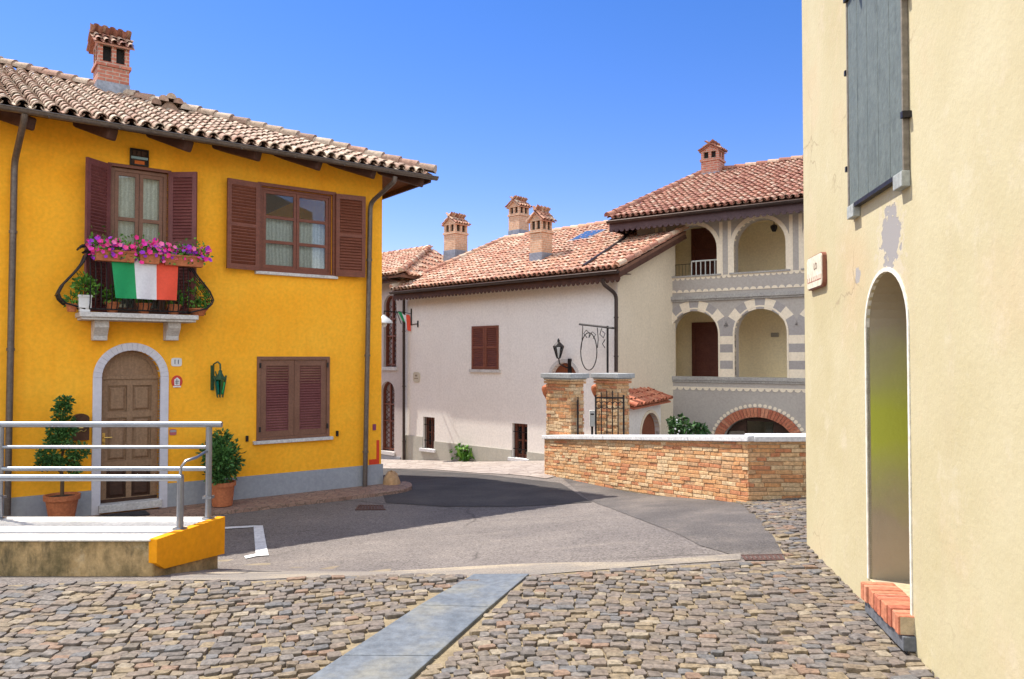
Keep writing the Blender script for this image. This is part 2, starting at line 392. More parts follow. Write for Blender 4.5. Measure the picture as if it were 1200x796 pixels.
def caprow(mb, p0, p1, r=.10, step=.36, up=V((0, 0, 1))):
    p0, p1 = V(p0), V(p1); t = (p1 - p0); L = t.length; t.normalize(); x = t.cross(up).normalized(); y = x.cross(t).normalized()
    if y.z < 0: y = -y
    n = max(1, int(L / step))
    for i in range(n):
        a = p0 + t * (i * L / n - .03); b = p0 + t * ((i + 1) * L / n + .04); K = 6; vs = []; j = R.uniform(-.01, .01)
        for p, rr, h in ((a, r * 1.08, .02), (b, r * .88, 0)):
            for k in range(K + 1):
                q = PI * (-.06 + 1.12 * k / K); vs.append(p + x * (rr * math.cos(q) + j) + y * (rr * math.sin(q) + h))
        fs = [(k, k + 1, K + 2 + k, K + 1 + k) for k in range(K)]; fs.append(tuple(range(K + 1)))
        mb.add(vs, fs)
def arch(u0, u1, z0, ztop, rise=None, n=14, closed=True):
    w = (u1 - u0) / 2; rise = w if rise is None else rise; zs = ztop - rise; c = (u0 + u1) / 2
    pts = [(u0, z0), (u1, z0)]
    for k in range(n + 1):
        a = PI * k / n; pts.append((c + w * math.cos(a), zs + rise * math.sin(a)))
    return pts
def rect(u0, u1, z0, z1): return [(u0, z0), (u1, z0), (u1, z1), (u0, z1)]
def archband(mb, fr, u0, u1, z0, ztop, w, d0, d1, rise=None, n=16, legs=True, z_leg=None):
    """a band of width w around an arch, standing proud"""
    hw = (u1 - u0) / 2; rise = hw if rise is None else rise; zs = ztop - rise; c = (u0 + u1) / 2; ins = []; out = []
    zb = z0 if z_leg is None else z_leg
    if legs: ins.append((u0, zb)); out.append((u0 - w, zb))
    for k in range(n + 1):
        a = PI - PI * k / n
        ins.append((c + hw * math.cos(a), zs + rise * math.sin(a))); out.append((c + (hw + w) * math.cos(a), zs + (rise + w) * math.sin(a)))
    if legs: ins.append((u1, zb)); out.append((u1 + w, zb))
    for i in range(len(ins) - 1):
        q = [ins[i], ins[i + 1], out[i + 1], out[i]]
        mb.hexa([fr.P(a, z, d1) for a, z in q] + [fr.P(a, z, d0) for a, z in q])
def louvre(fr, u0, u1, z0, z1, d, th=.04, stile=.07, rail=.09, pitch=.05, mid=True):
    m = MB(); m.box(fr, u0, u0 + stile, z0, z1, d, d + th); m.box(fr, u1 - stile, u1, z0, z1, d, d + th)
    rails = [(z0, z0 + rail), (z1 - rail, z1)]
    if mid: zc = (z0 + z1) / 2; rails.append((zc - .03, zc + .03))
    rails.sort()
    for a, b in rails: m.box(fr, u0 + stile, u1 - stile, a, b, d + .002, d + th - .002)
    for (a0, a1), (b0, b1) in zip(rails, rails[1:]):
        n = max(2, int((b0 - a1) / pitch)); st = (b0 - a1) / n
        for i in range(n):
            z = a1 + i * st
            P = fr.P; ua, ub = u0 + stile, u1 - stile
            m.hexa([P(ua, z, d + th - .004), P(ub, z, d + th - .004), P(ub, z + st * .95, d + .004), P(ua, z + st * .95, d + .004),
                    P(ua, z + .012, d + th - .002), P(ub, z + .012, d + th - .002), P(ub, z + st * .95 + .012, d + .006), P(ua, z + st * .95 + .012, d + .006)])
    return m
def window(parent, fr, u0, u1, z0, z1, d, rows, wmat, name='window', cur=True, leafs=2, th=.06, bar=.05, cur_top=1.0, curmat=None):
    m = MB(); m.plate(fr, rect(u0, u1, z0, z1), [rect(u0 + bar, u1 - bar, z0 + bar, z1 - bar)], d - th, d)
    w = (u1 - u0 - 2 * bar) / leafs
    for i in range(leafs):
        a = u0 + bar + i * w; b = a + w; zz0, zz1 = z0 + bar, z1 - bar; h = (zz1 - zz0)
        k = [rect(a + bar, b - bar, zz0 + bar + (h - bar) * j / rows, zz0 + h * 0 + (h - bar) * (j + 1) / rows) for j in range(rows)]
        m.plate(fr, rect(a + .003, b - .003, zz0, zz1), k, d - th * .8, d - .012)
    o = build(name, m, wmat, parent, bevel=.004)
    g = MB(); g.box(fr, u0 + bar, u1 - bar, z0 + bar, z1 - bar, d - .038, d - .034); build('pane', g, GLASS, o)
    if cur:
        c = MB(); n = 40; vs = []; zt = z0 + (z1 - z0) * cur_top
        for i in range(n + 1):
            u = u0 + bar + (u1 - u0 - 2 * bar) * i / n; dd = d - .13 + .014 * math.sin(i * 1.1)
            vs += [fr.P(u, z0, dd), fr.P(u, zt, dd)]
        c.add(vs, [(2 * i, 2 * i + 2, 2 * i + 3, 2 * i + 1) for i in range(n)]); build('curtain', c, curmat or LACE, o, smooth=True, recalc=False)
    return o
def pot_profile(h, r0, r1): return [(r0 * .9, 0), (r0, .01), (r1 * .94, h * .8), (r1 * .94, h * .82), (r1 * 1.06, h * .83), (r1 * 1.08, h), (r1 * .95, h), (r1 * .9, h * .9), (r1 * .88, h * .88)]
def chimney(parent, fr, c, w, dpt, zb, z1, brick, tilem, flash=.3, gable='n', cap=.42, oh=.10, post=.48):
    """stack + lantern top with little posts + gabled tile cap. c=(u,d) centre in fr"""
    u, d = c; hw, hd = w / 2, dpt / 2
    root = MB(); zl = z1 - cap
    root.box(fr, u - hw, u + hw, zb - .3, zl, d - hd, d + hd)
    root.box(fr, u - hw - .035, u + hw + .035, zl - .10, zl - .03, d - hd - .035, d + hd + .035)
    st = build('chimney', root, brick, parent, uv=fr)
    f = MB(); f.box(fr, u - hw - .015, u + hw + .015, zb - .35, zb + flash, d - hd - .015, d + hd + .015); build('flashing', f, LEAD, st)
    p = MB(); zt = zl + cap * post; t = min(w, dpt) * .15
    for k in range(3):
        for side in (-1, 1):
            uu = u - hw + t / 2 + (w - t) * k / 2; p.box(fr, uu - t / 2, uu + t / 2, zl, zt, d + side * (hd - t / 2) - t / 2, d + side * (hd - t / 2) + t / 2)
            dd = d - hd + t / 2 + (dpt - t) * k / 2
            if k == 1: p.box(fr, u + side * (hw - t / 2) - t / 2, u + side * (hw - t / 2) + t / 2, zl, zt, dd - t / 2, dd + t / 2)
    p.box(fr, u - hw - .01, u + hw + .01, zt, zt + .06, d - hd - .01, d + hd + .01)
    build('lantern_top', p, brick, st, uv=fr)
    k = MB(); k.box(fr, u - hw + t, u + hw - t, zl - .02, zt + .01, d - hd + t, d + hd - t); build('flue', k, DARK, st)
    # gable cap
    g = MB(); q = MB(); za = zt + .06; zr = z1
    if gable == 'n':   # ridge runs along n, gable faces out
        A = [(u - hw, za), (u + hw, za), (u, zr - .03)]
        g.hexa([fr.P(A[0][0], A[0][1], d + hd), fr.P(A[1][0], A[1][1], d + hd), fr.P(A[1][0], A[1][1], d - hd), fr.P(A[0][0], A[0][1], d - hd),
                fr.P(u - .01, zr - .03, d + hd), fr.P(u + .01, zr - .03, d + hd), fr.P(u + .01, zr - .03, d - hd), fr.P(u - .01, zr - .03, d - hd)])
        for sd in (-1, 1):
            e = fr.n; low = fr.P(u + sd * (hw + oh), za - (zr - za) * oh / hw, d - hd - oh); top = fr.P(u, zr, d - hd - oh)
            s = (top - low); L = s.length; s.normalize(); W = dpt + 2 * oh
            q.slab([low, low + e * W, low + e * W + s * L, low + s * L], .03)
            tiles(q, low + V((0, 0, .0)), e, s, [(0, 0), (W, 0), (W, L), (0, L)], W / max(3, round(W / .14)), L / 2, .05, .015, False)
        caprow(q, fr.P(u, zr + .02, d + hd + oh), fr.P(u, zr + .02, d - hd - oh), .042, .25)
    else:
        g.hexa([fr.P(u - hw, za, d + hd), fr.P(u + hw, za, d + hd), fr.P(u + hw, za, d - hd), fr.P(u - hw, za, d - hd),
                fr.P(u - hw, zr - .03, d + .01), fr.P(u + hw, zr - .03, d + .01), fr.P(u + hw, zr - .03, d - .01), fr.P(u - hw, zr - .03, d - .01)])
        for sd in (-1, 1):
            e = fr.u; low = fr.P(u - hw - oh, za - (zr - za) * oh / hd, d + sd * (hd + oh)); top = fr.P(u - hw - oh, zr, d)
            s = (top - low); L = s.length; s.normalize(); W = w + 2 * oh
            q.slab([low, low + e * W, low + e * W + s * L, low + s * L], .03)
            tiles(q, low, e, s, [(0, 0), (W, 0), (W, L), (0, L)], W / max(3, round(W / .14)), L / 2, .05, .015, False)
        caprow(q, fr.P(u - hw - oh, zr + .02, d), fr.P(u + hw + oh, zr + .02, d), .042, .25)
    build('cap_gable', g, brick, st, uv=fr)
    build('cap_tiles', q, tilem, st, smooth=True, recalc=False)
    return st
def gutter(fr, u0, u1, z, d, r=.07):
    m = MB(); K = 8; vs = []; fs = []
    for u in (u0, u1):
        for rr in (r, r - .012):
            for k in range(K + 1):
                a = PI + PI * k / K; vs.append(fr.P(u, z + rr * math.sin(a), d + rr * math.cos(a)))
    n = K + 1
    for k in range(K):
        fs.append((k, k + 1, 2 * n + k + 1, 2 * n + k)); fs.append((n + k, 3 * n + k, 3 * n + k + 1, n + k + 1))
        for b in (0, 2 * n): fs.append((b + k, b + n + k, b + n + k + 1, b + k + 1))
    fs.append((0, n, 3 * n, 2 * n)); fs.append((K, n + K, 3 * n + K, 2 * n + K)); fs.append(tuple(range(n))); fs.append(tuple(range(2 * n, 3 * n)))
    m.add(vs, fs); m.tube([fr.P(u0, z, d + r), fr.P(u1, z, d + r)], .012, 6)
    return m
def bricks(mb, fr, u0, u1, zb, h, d, bl=.26, bh=.068, joint=.010, dep=.05, jit=.006):
    """courses laid on zb(u), height h(u), faces at d"""
    rows = int(max(h(u0), h(u1)) / (bh + joint)) + 1
    for r in range(rows):
        u = u0 - (R.uniform(0, bl))
        while u < u1:
            L = bl * R.choice((.5, 1, 1, 1.15, .85)); a = max(u, u0); b = min(u + L - joint, u1)
            u += L
            if b - a < .03: continue
            um = (a + b) / 2; z0 = r * (bh + joint); z1 = z0 + bh * R.uniform(.9, 1.05)
            if z0 > h(um) - .02: continue
            z1 = min(z1, h(um)); o = d + R.uniform(-jit, jit); P = fr.P; jz = R.uniform(-.004, .004)
            c = .004
            q0 = [P(a, zb(a) + z0 + jz, o - c), P(b, zb(b) + z0 - jz, o - c), P(b, zb(b) + z1 - jz, o - c), P(a, zb(a) + z1 + jz, o - c)]
            q1 = [P(a + c, zb(a) + z0 + c + jz, o), P(b - c, zb(b) + z0 + c - jz, o), P(b - c, zb(b) + z1 - c - jz, o), P(a + c, zb(a) + z1 - c + jz, o)]
            qb = [P(a, zb(a) + z0, d - dep), P(b, zb(b) + z0, d - dep), P(b, zb(b) + z1, d - dep), P(a, zb(a) + z1, d - dep)]
            mb.add(q1 + q0 + qb, [(0, 1, 2, 3)] + [(i, 4 + i, 4 + (i + 1) % 4, (i + 1) % 4) for i in range(4)] + [(4 + i, 8 + i, 8 + (i + 1) % 4, 4 + (i + 1) % 4) for i in range(4)])
#@@SECTION2
# ================================================================== SETTING: ground, road, paving
def sheet(poly_test, x0, x1, y0, y1, st, off):
    m = MB(); idx = {}; nx = int((x1 - x0) / st); ny = int((y1 - y0) / st); vs = []; fs = []
    def vi(i, j):
        if (i, j) not in idx:
            x, y = x0 + i * st, y0 + j * st; idx[(i, j)] = len(vs); vs.append((x, y, G(x, y) + off))
        return idx[(i, j)]
    for i in range(nx):
        for j in range(ny):
            if poly_test is None or poly_test(x0 + (i + .5) * st, y0 + (j + .5) * st): fs.append((vi(i, j), vi(i + 1, j), vi(i + 1, j + 1), vi(i, j + 1)))
    m.add(vs, fs); return m
xs = [-400, -150, -60, -30] + [-20 + .5 * i for i in range(81)] + [30, 60, 150, 400]
ys = [-200, -60, -20, -8] + [-4 + .5 * i for i in range(89)] + [50, 80, 150, 400]
m = MB(); m.add([(x, y, G(x, y) - .012) for y in ys for x in xs], [(j * len(xs) + i, j * len(xs) + i + 1, (j + 1) * len(xs) + i + 1, (j + 1) * len(xs) + i) for j in range(len(ys) - 1) for i in range(len(xs) - 1)])
struct('ground', m, EARTH, 'dry earthen ground under the road and the buildings', smooth=True)

border = [(-60, 690), (0, 688), (100, 684), (187, 682), (300, 683), (430, 677), (547, 676), (625, 676), (740, 667), (850, 661), (921, 658)]
strip = [(921, 658), (908, 632), (888, 608), (873, 593)]
BP = [ghit(*p) for p in border]; SP = [ghit(*p) for p in strip]
def border_y(x):
    for a, b in zip(BP, BP[1:]):
        if x <= b.x or b is BP[-1]: return a.y + (b.y - a.y) * (x - a.x) / (b.x - a.x)
cob_poly = [(-14, 1.0), (3.4, 1.0), (6, 6), (6, 11.2), (SP[-1].x, SP[-1].y + .6)] + [(p.x, p.y) for p in reversed(SP)] + [(p.x, p.y) for p in reversed(BP)] + [(-14, BP[0].y)]
road_test = lambda x, y: not inside(cob_poly, x, y - .12)
m = sheet(lambda x, y: True, -16, 9, 4, 33, .2, .0)
struct('road', m, ASPHALT, 'worn pinkish grey asphalt road running down between the houses', 'road', smooth=True)

def poly_sheet(pts3, off, st=.12):
    P2 = [(p[0], p[1]) for p in pts3]; x0 = min(p[0] for p in P2); x1 = max(p[0] for p in P2); y0 = min(p[1] for p in P2); y1 = max(p[1] for p in P2)
    # triangulate, then subdivide so that it follows the ground
    bm = bmesh.new(); vs = [bm.verts.new((a, b, 0)) for a, b in P2]; f = bm.faces.new(vs)
    bmesh.ops.triangulate(bm, faces=[f])
    for _ in range(7):
        es = [e for e in bm.edges if e.calc_length() > st * 3]
        if not es: break
        bmesh.ops.subdivide_edges(bm, edges=es, cuts=1); bmesh.ops.triangulate(bm, faces=bm.faces)
    m = MB(); ix = {v: i for i, v in enumerate(bm.verts)}
    m.add([(v.co.x, v.co.y, G(v.co.x, v.co.y) + off) for v in bm.verts], [tuple(ix[v] for v in f.verts) for f in bm.faces]); bm.free(); return m
def pxpoly(pts): return [tuple(ghit(*p)) for p in pts]
struct('asphalt_patch', poly_sheet(pxpoly([(655, 557), (700, 566), (780, 578), (872, 592), (890, 609), (908, 632), (920, 655), (872, 656), (820, 640), (770, 617), (715, 596), (690, 586)]), .006), PATCH, 'darker newer asphalt strip along the foot of the brick wall', 'road patch')
struct('asphalt_patch', poly_sheet(pxpoly([(200, 668), (330, 670), (560, 664), (735, 660), (868, 650), (868, 657), (740, 666), (625, 675), (430, 676), (300, 681), (200, 681)]), .0065), mat('sandy_worn_asphalt', [(.20, .18, .165), (.27, .235, .20), (.46, .38, .27)], 1.1, .9, .6, 110, fine=.35, stretch=(.6, 2, 1)), 'sandy worn asphalt strip along the edge of the cobbles', 'road patch')

struct('asphalt_patch', poly_sheet(pxpoly([(440, 547), (503, 552), (593, 559.5), (657, 566.5), (694, 589), (610, 594), (520, 594), (452, 590), (445, 572)]), .007), mat('shadow_black_asphalt', [(.055, .05, .05), (.075, .068, .066), (.10, .088, .08)], 1.4, .9, .7, 90, fine=.4), 'fresh black asphalt strip before the pale paving by the yellow house corner', 'road patch')  # near-black strip darkens the shadow the yellow house casts on the road
# road markings
WPAINT = mat('worn_white_road_paint', [(.55, .55, .56), (.78, .78, .77)], 9, .8, .3, 80, fine=.2)
m = poly_sheet(pxpoly([(297, 617), (308, 617), (315, 652), (300, 653)]), .011)
struct('road_marking', m, WPAINT, 'broad white painted bar on the road beside the orange ramp end', 'road marking')
m = poly_sheet(pxpoly([(258, 619), (297, 617), (297, 619), (258, 621)]), .011)
struct('road_marking', m, WPAINT, 'thin white painted line from the ramp to the broad bar', 'road marking')
m = poly_sheet(pxpoly([(286, 653), (300, 650), (301, 653), (288, 656)]), .011)
struct('road_marking', m, WPAINT, 'short slanted white line at the near end of the broad bar', 'road marking')

# cobbles
bed = MB(); P2 = cob_poly
m = poly_sheet([(x, y, 0) for x, y in cob_poly], .006, .2)
struct('joint_sand', m, SANDJ, 'pale sand between the cobblestones', 'ground')
SLABPX = [(555, 677), (620, 677), (487, 796), (370, 796)]
SL = [ghit(*p) for p in SLABPX]
def slab_side(x, y):   # inside stone strip ?
    t = (y - SL[0].y) / (SL[3].y - SL[0].y); l = SL[0].x + (SL[3].x - SL[0].x) * t; r = SL[1].x + (SL[2].x - SL[1].x) * t
    return l - .05 < x < r + .06
def setts():
    m = MB(); y = 1.1; row = 0
    while y < 11.2:
        dp = R.uniform(.060, .086); x = -11.5 + R.uniform(0, .1)
        while x < 6:
            w = R.uniform(.066, .125)
            if R.random() < .10: w *= 1.25
            wave = .16 * math.sin(x * 1.3 + row * .03) + .07 * math.sin(x * 2.9 + 1.3) + .10 * x
            cx, cy = x + w / 2, y + wave + R.uniform(-.012, .012)
            x += w + R.uniform(.003, .011)
            if not inside(cob_poly, cx, cy + .07) or slab_side(cx, cy) or not inside(cob_poly, cx, cy - .05): continue
            if -12 < cx < -3.0 and 6.7 < cy < 7.7: continue
            if cy < 2.2 and (cx < -3 or cx > 2.5): continue
            if R.random() < .012: continue
            z = G(cx, cy) + .006; hh = R.uniform(.010, .027); tx, ty = R.uniform(-.06, .06), R.uniform(-.06, .06)
            rotj = R.uniform(-.16, .16) + .10 + .208 * math.cos(cx * 1.3 + row * .03); c, s_ = math.cos(rotj), math.sin(rotj); hw, hd = w / 2, dp / 2
            cr = R.uniform(.005, .016)
            base = []
            for (a, b) in ((-hw, -hd), (hw, -hd), (hw, hd), (-hw, hd)):
                jx, jy = R.uniform(-.011, .011), R.uniform(-.010, .010); base.append((a + jx, b + jy))
            oct_ = []
            for i in range(4):
                p, q, r_ = base[i], base[(i - 1) % 4], base[(i + 1) % 4]
                for o in (q, r_):
                    L = math.hypot(o[0] - p[0], o[1] - p[1]) or 1; k = cr * R.uniform(.6, 1.4) / L; oct_.append((p[0] + (o[0] - p[0]) * k, p[1] + (o[1] - p[1]) * k))
            vs = []
            for sc, h in ((1.0, -.02), (.995, hh * .75), (.94, hh)):
                for a, b in oct_:
                    a2, b2 = a * sc, b * sc; zz = h + (tx * a2 + ty * b2 if h > 0 else 0) + (R.uniform(-.0015, .0015) if h > 0 else 0)
                    vs.append((cx + a2 * c - b2 * s_, cy + a2 * s_ + b2 * c, z + zz))
            vs.append((cx, cy, z + hh + R.uniform(0, .004)))
            fs = [(8 * k + i, 8 * k + (i + 1) % 8, 8 * k + 8 + (i + 1) % 8, 8 * k + 8 + i) for k in (0, 1) for i in range(8)] + [(16 + i, 16 + (i + 1) % 8, 24) for i in range(8)]
            m.add(vs, fs)
        y += dp + R.uniform(.003, .010); row += 1
    return m
struct('cobblestones', setts(), COBBLE, 'uneven grey and tan cobblestones paving the foreground', 'paving', recalc=False)
# stone strip, laid as long slabs
BLUES = mat('blue_grey_slab_stone', [(.105, .125, .15), (.15, .17, .195), (.21, .205, .175)], 2.2, .6, .4, 30, fine=.3, spec=.4)
m = MB(); ext = 2.2; n = 5
for i in range(n):
    t0, t1 = i / n * ext, (i + 1) / n * ext - .004
    def pt(t, k):
        a, b = (SL[0], SL[3]) if k == 0 else (SL[1], SL[2]); p = a.lerp(b, t); return V((p.x, p.y, G(p.x, p.y) + .03))
    m.slab([pt(t0, 0), pt(t0, 1), pt(t1, 1), pt(t1, 0)], .06)
struct('stone_strip', m, BLUES, 'smooth blue grey stone strip crossing the cobbles', 'paving', bevel=.006)

# ================================================================== YELLOW HOUSE
Y = Fr((-2.53, 14.9), (.8, .6))
yr = thing('yellow_house', Y.P(0, -.6, 0), 'bright yellow two-storey house with brown shutters and a flowered balcony', 'house')
OV = .72
ze = Y.Z(449, 198, OV)             # tile edge height along the eave
TAN = .395
bz = -1.2
fd = (Y.U(127.5), Y.U(194.5)); fdz1 = Y.Z(160, 198.5); slab_z = Y.Z(160, 367.5, .5)
w1 = (Y.U(304), Y.U(388), Y.Z(346, 319.5), Y.Z(346, 223.5))
w2 = (Y.U(301), Y.U(386), Y.Z(343, 514), Y.Z(343, 418))
dr = (Y.U(119.5), Y.U(188), Y.Z(154, 588), Y.Z(154, 411))
zw = ze + OV * TAN - .16
UL = -12.6
m = MB()
m.plate(Y, [(UL, bz), (0, bz), (0, zw), (UL, zw)], [rect(fd[0], fd[1], slab_z - .02, fdz1), rect(*w1[:2], *w1[2:]), rect(*w2[:2], *w2[2:]), arch(dr[0], dr[1], dr[2] - .02, dr[3])], -.32, 0)
m.box(Y, -.32, 0, bz, zw, -13, -.3205); m.box(Y, UL, UL + .32, bz, zw, -13, -.3205); m.box(Y, UL + .3205, -.3205, bz, zw, -13, -12.7)
build('wall', m, YELLOW, yr)
m = MB(); pz = Y.Z(370, 551, .03)
m.plate(Y, [(UL, bz), (Y.U(111), bz), (Y.U(111), pz), (UL, pz)], [], .002, .03); m.plate(Y, [(Y.U(197), bz), (.03, bz), (.03, pz), (Y.U(197), pz)], [], .002, .03); m.box(Y, .002, .03, bz, pz, -12.9, .0)
build('plinth', m, PLINTH, yr, bevel=.006)

# roof: hipped, barrel tiles
rf = MB(); RD = 6.9
e0 = lambda u, d: Y.P(u, ze + (OV - d) * TAN if False else ze, d)
cA, cB = Y.P(UL - .3, ze, OV), Y.P(OV, ze, OV); cC, cD = Y.P(OV, ze, -13.5), Y.P(UL - .3, ze, -13.5)
h = RD * TAN; rB = Y.P(OV - RD, ze + h, OV - RD); rA = Y.P(UL - .3, ze + h, OV - RD)
for poly in ([cA, cB, rB, rA], [cB, cC, rB], [cC, cD, rA, rB]): rf.slab(poly, .05)
roof = build('roof', rf, DECK, yr)
tl = MB(); sl = (-Y.n + V((0, 0, TAN))).normalized(); run = RD * math.hypot(1, TAN); W = OV - (UL - .3)
o = Y.P(UL - .3, ze, OV)
tiles(tl, o, Y.u, sl, [(2.6, 0), (W, 0), (W - RD, run), (2.6, run)], .20, .31, .078)
sr = (-Y.u + V((0, 0, TAN))).normalized()
tiles(tl, Y.P(OV, ze, OV), -Y.n, sr, [(0, 0), (8, 0), (8, run), (RD, run)], .20, .31, .078)
caprow(tl, cB + V((0, 0, .10)), rB + V((0, 0, .12)), .115, .36)
build('roof_tiles', tl, TILEY, roof, smooth=True, recalc=False)
# little tiled vent hump on the slope near the hip
def slope_hit(px, py, fr, ov, z, tan):
    n = (fr.n * tan + V((0, 0, 1))).normalized(); return plane_hit(fr.P(0, z, ov), n, px, py)
q = slope_hit(197, 134, Y, OV, ze, TAN); u, d = Y.uv(q); hm = MB()
for k in range(-3, 4):
    hz_ = q.z + .24 - .055 * abs(k) - .012 * k * k; caprow(hm, Y.P(u + k * .13, hz_, d + .22), Y.P(u + k * .13, hz_ + .06, d - .5), .085, .36)
hm.hexa([Y.P(u - .42, q.z - .2, d + .15), Y.P(u + .42, q.z - .2, d + .15), Y.P(u + .42, q.z - .2, d - .5), Y.P(u - .42, q.z - .2, d - .5), Y.P(u - .05, q.z + .2, d + .15), Y.P(u + .05, q.z + .2, d + .15), Y.P(u + .05, q.z + .24, d - .5), Y.P(u - .05, q.z + .24, d - .5)])
build('roof_vent', hm, TILEY, roof, smooth=True, recalc=False)
# beams
for (xl, yl, xr_, yr_) in ((-2, 135, 39, 148), (94, 146.5, 135.6, 160.8), (179, 158.8, 225, 174.6), (256, 172.6, 306.6, 185.5), (326.7, 181.4, 378, 197), (389.5, 192, 442, 207), (448, 203, 499, 217)):
    # rafter feet set askew under the eave, rising back into the wall
    p0 = Y.P(*Y.hit(xl, yl - 3, .0), .0); p1 = Y.P(*Y.hit(xr_ - 3, yr_ - 3, .62), .62); dv = (p1 - p0).normalized()
    b = MB(); b.bar(p0 - dv * .35, p1, .17, .19); build('eave_beam', b, BEAM, yr, bevel=.03)
b = MB(); b.bar(Y.P(.66, ze - .06, OV - .02), Y.P(.66, ze - .06, -6), .05, .10); build('verge_board', b, BEAM, yr)
gz = ze - .015
g = gutter(Y, UL - .3, OV + .05, gz, OV + .06, .062)
for k in range(14):
    u = OV - .1 - k * .9; g.bar(Y.P(u, gz + .02, OV), Y.P(u, gz - .08, OV + .15), .02, .008)
build('gutter', g, GUTTER, yr, smooth=True, recalc=False)
# downpipes
def pipe(fr, pts, r, mt, parent, brackets=3, name='downpipe'):
    P = [fr.P(*fr.hit(px, py, d), d) for px, py, d in pts]; sm = [P[0]]
    for i in range(1, len(P) - 1):
        a, b, c = P[i - 1], P[i], P[i + 1]; k = min(.14, (a - b).length * .45, (c - b).length * .45)
        p0 = b + (a - b).normalized() * k; p2 = b + (c - b).normalized() * k
        for t in (0, .25, .5, .75, 1): sm.append(p0 * (1 - t) ** 2 + b * 2 * t * (1 - t) + p2 * t * t)
    sm.append(P[-1]); m = MB(); m.tube(sm, r, 10)
    a, b = P[-2], P[-1]
    for i in range(brackets):
        p = a.lerp(b, (i + .6) / brackets); m.tube([p - V((0, 0, .02)), p + V((0, 0, .02))], r * 1.25, 10)
    return build(name, m, mt, parent, smooth=True)
pipe(Y, [(463, 207, OV + .07), (462, 213, OV + .05), (434, 238, .10), (427.5, 575, .10)], .045, GUTTER, yr)
pipe(Y, [(29, 133, OV + .05), (28, 142, OV), (17, 190, .12), (8.5, 604, .12)], .045, GUTTER, yr)

# arched door
db = MB(); archband(db, Y, dr[0], dr[1], dr[2], dr[3], .125, -.32 + .12, .035, n=20, legs=True, z_leg=dr[2] - .3)
build('door_surround', db, DOORTRIM, yr, bevel=.008)
z0, z1 = dr[2], dr[3]; a, b_ = dr[0] + .003, dr[1] - .003; zs = z1 - (b_ - a) / 2 - .0
def ins(l, k): return l
m = MB(); wd = b_ - a; c = (a + b_) / 2; st = .10
pan = []
def prow(za, zb): 
    pan.append(rect(a + st, c - .04, za, zb)); pan.append(rect(c + .04, b_ - st, za, zb))
H = zs - .08 - z0
prow(z0 + .06, z0 + H * .28); prow(z0 + H * .34, z0 + H * .70); prow(z0 + H * .75, z0 + H * .97)
top = [(a + .07 + (wd - .14) * 0, zs + .03)] ; hw = wd / 2 - .07
fan = [(c - hw, zs + .03), (c + hw, zs + .03)] + [(c + hw * math.cos(PI * k / 14), zs + .03 + (hw - .03) * math.sin(PI * k / 14)) for k in range(1, 14)]
m.plate(Y, arch(a, b_, z0, z1 - .003), pan + [fan], -.19, -.13)
m.plate(Y, fan, [], -.17, -.155)
m.box(Y, a, b_, zs - .035, zs + .02, -.131, -.105)
door = build('front_door', m, WOODTAN, yr, bevel=.006)
for p in pan:
    q = MB(); (u0, zz0), (u1, _), (_, zz1), _ = p; q.box(Y, u0, u1, zz0, zz1, -.18, -.165)
    i = .055; P = Y.P
    q.hexa([P(u0 + .02, zz0 + .02, -.165), P(u1 - .02, zz0 + .02, -.165), P(u1 - .02, zz1 - .02, -.165), P(u0 + .02, zz1 - .02, -.165), P(u0 + i, zz0 + i, -.14), P(u1 - i, zz0 + i, -.14), P(u1 - i, zz1 - i, -.14), P(u0 + i, zz1 - i, -.14)])
    build('door_panel', q, WOODTAN if zz0 > z0 + .2 else WOODDARK, door, bevel=.004)
q = MB(); hz = Y.Z(124, 515, -.12); u = a + .055; q.box(Y, u - .02, u + .02, hz - .10, hz + .10, -.13, -.122); q.tube([Y.P(u, hz + .03, -.125), Y.P(u, hz + .03, -.07), Y.P(u + .11, hz + .03, -.07)], .011, 8); q.ball(Y.P(u, hz - .05, -.11), .018)
build('door_handle', q, BRASS, door, smooth=True)
q = MB(); q.box(Y, a, b_, z0, z0 + .05, -.128, -.11); build('kick_board', q, WOODDARK, door)
q = MB(); q.box(Y, dr[0] - .03, dr[1] + .03, z0 - .12, z0, -.32, .10); build('doorstep', q, STONE, yr, bevel=.01)

# french door on the balcony
window(yr, Y, fd[0], fd[1], slab_z, fdz1, -.04, 3, WOODF, 'balcony_door', bar=.06)
q = MB(); q.box(Y, fd[0] - .05, fd[0] + .0, slab_z, fdz1 + .05, -.05, .02); q.box(Y, fd[1], fd[1] + .05, slab_z, fdz1 + .05, -.05, .02); q.box(Y, fd[0], fd[1], fdz1, fdz1 + .05, -.05, .02); build('door_casing', q, WOODR, yr, bevel=.004)
lw = .46
f1 = Y.rot(fd[0] - .01, .03, PI - math.radians(38)); build('shutter', louvre(f1, 0, lw, slab_z + .03, fdz1 + .02, 0), WOODP, yr)
f2 = Y.rot(fd[1] + .01, .03, math.radians(40)); build('shutter', louvre(f2, 0, lw, slab_z + .03, fdz1 + .02, -.04), WOODP, yr)
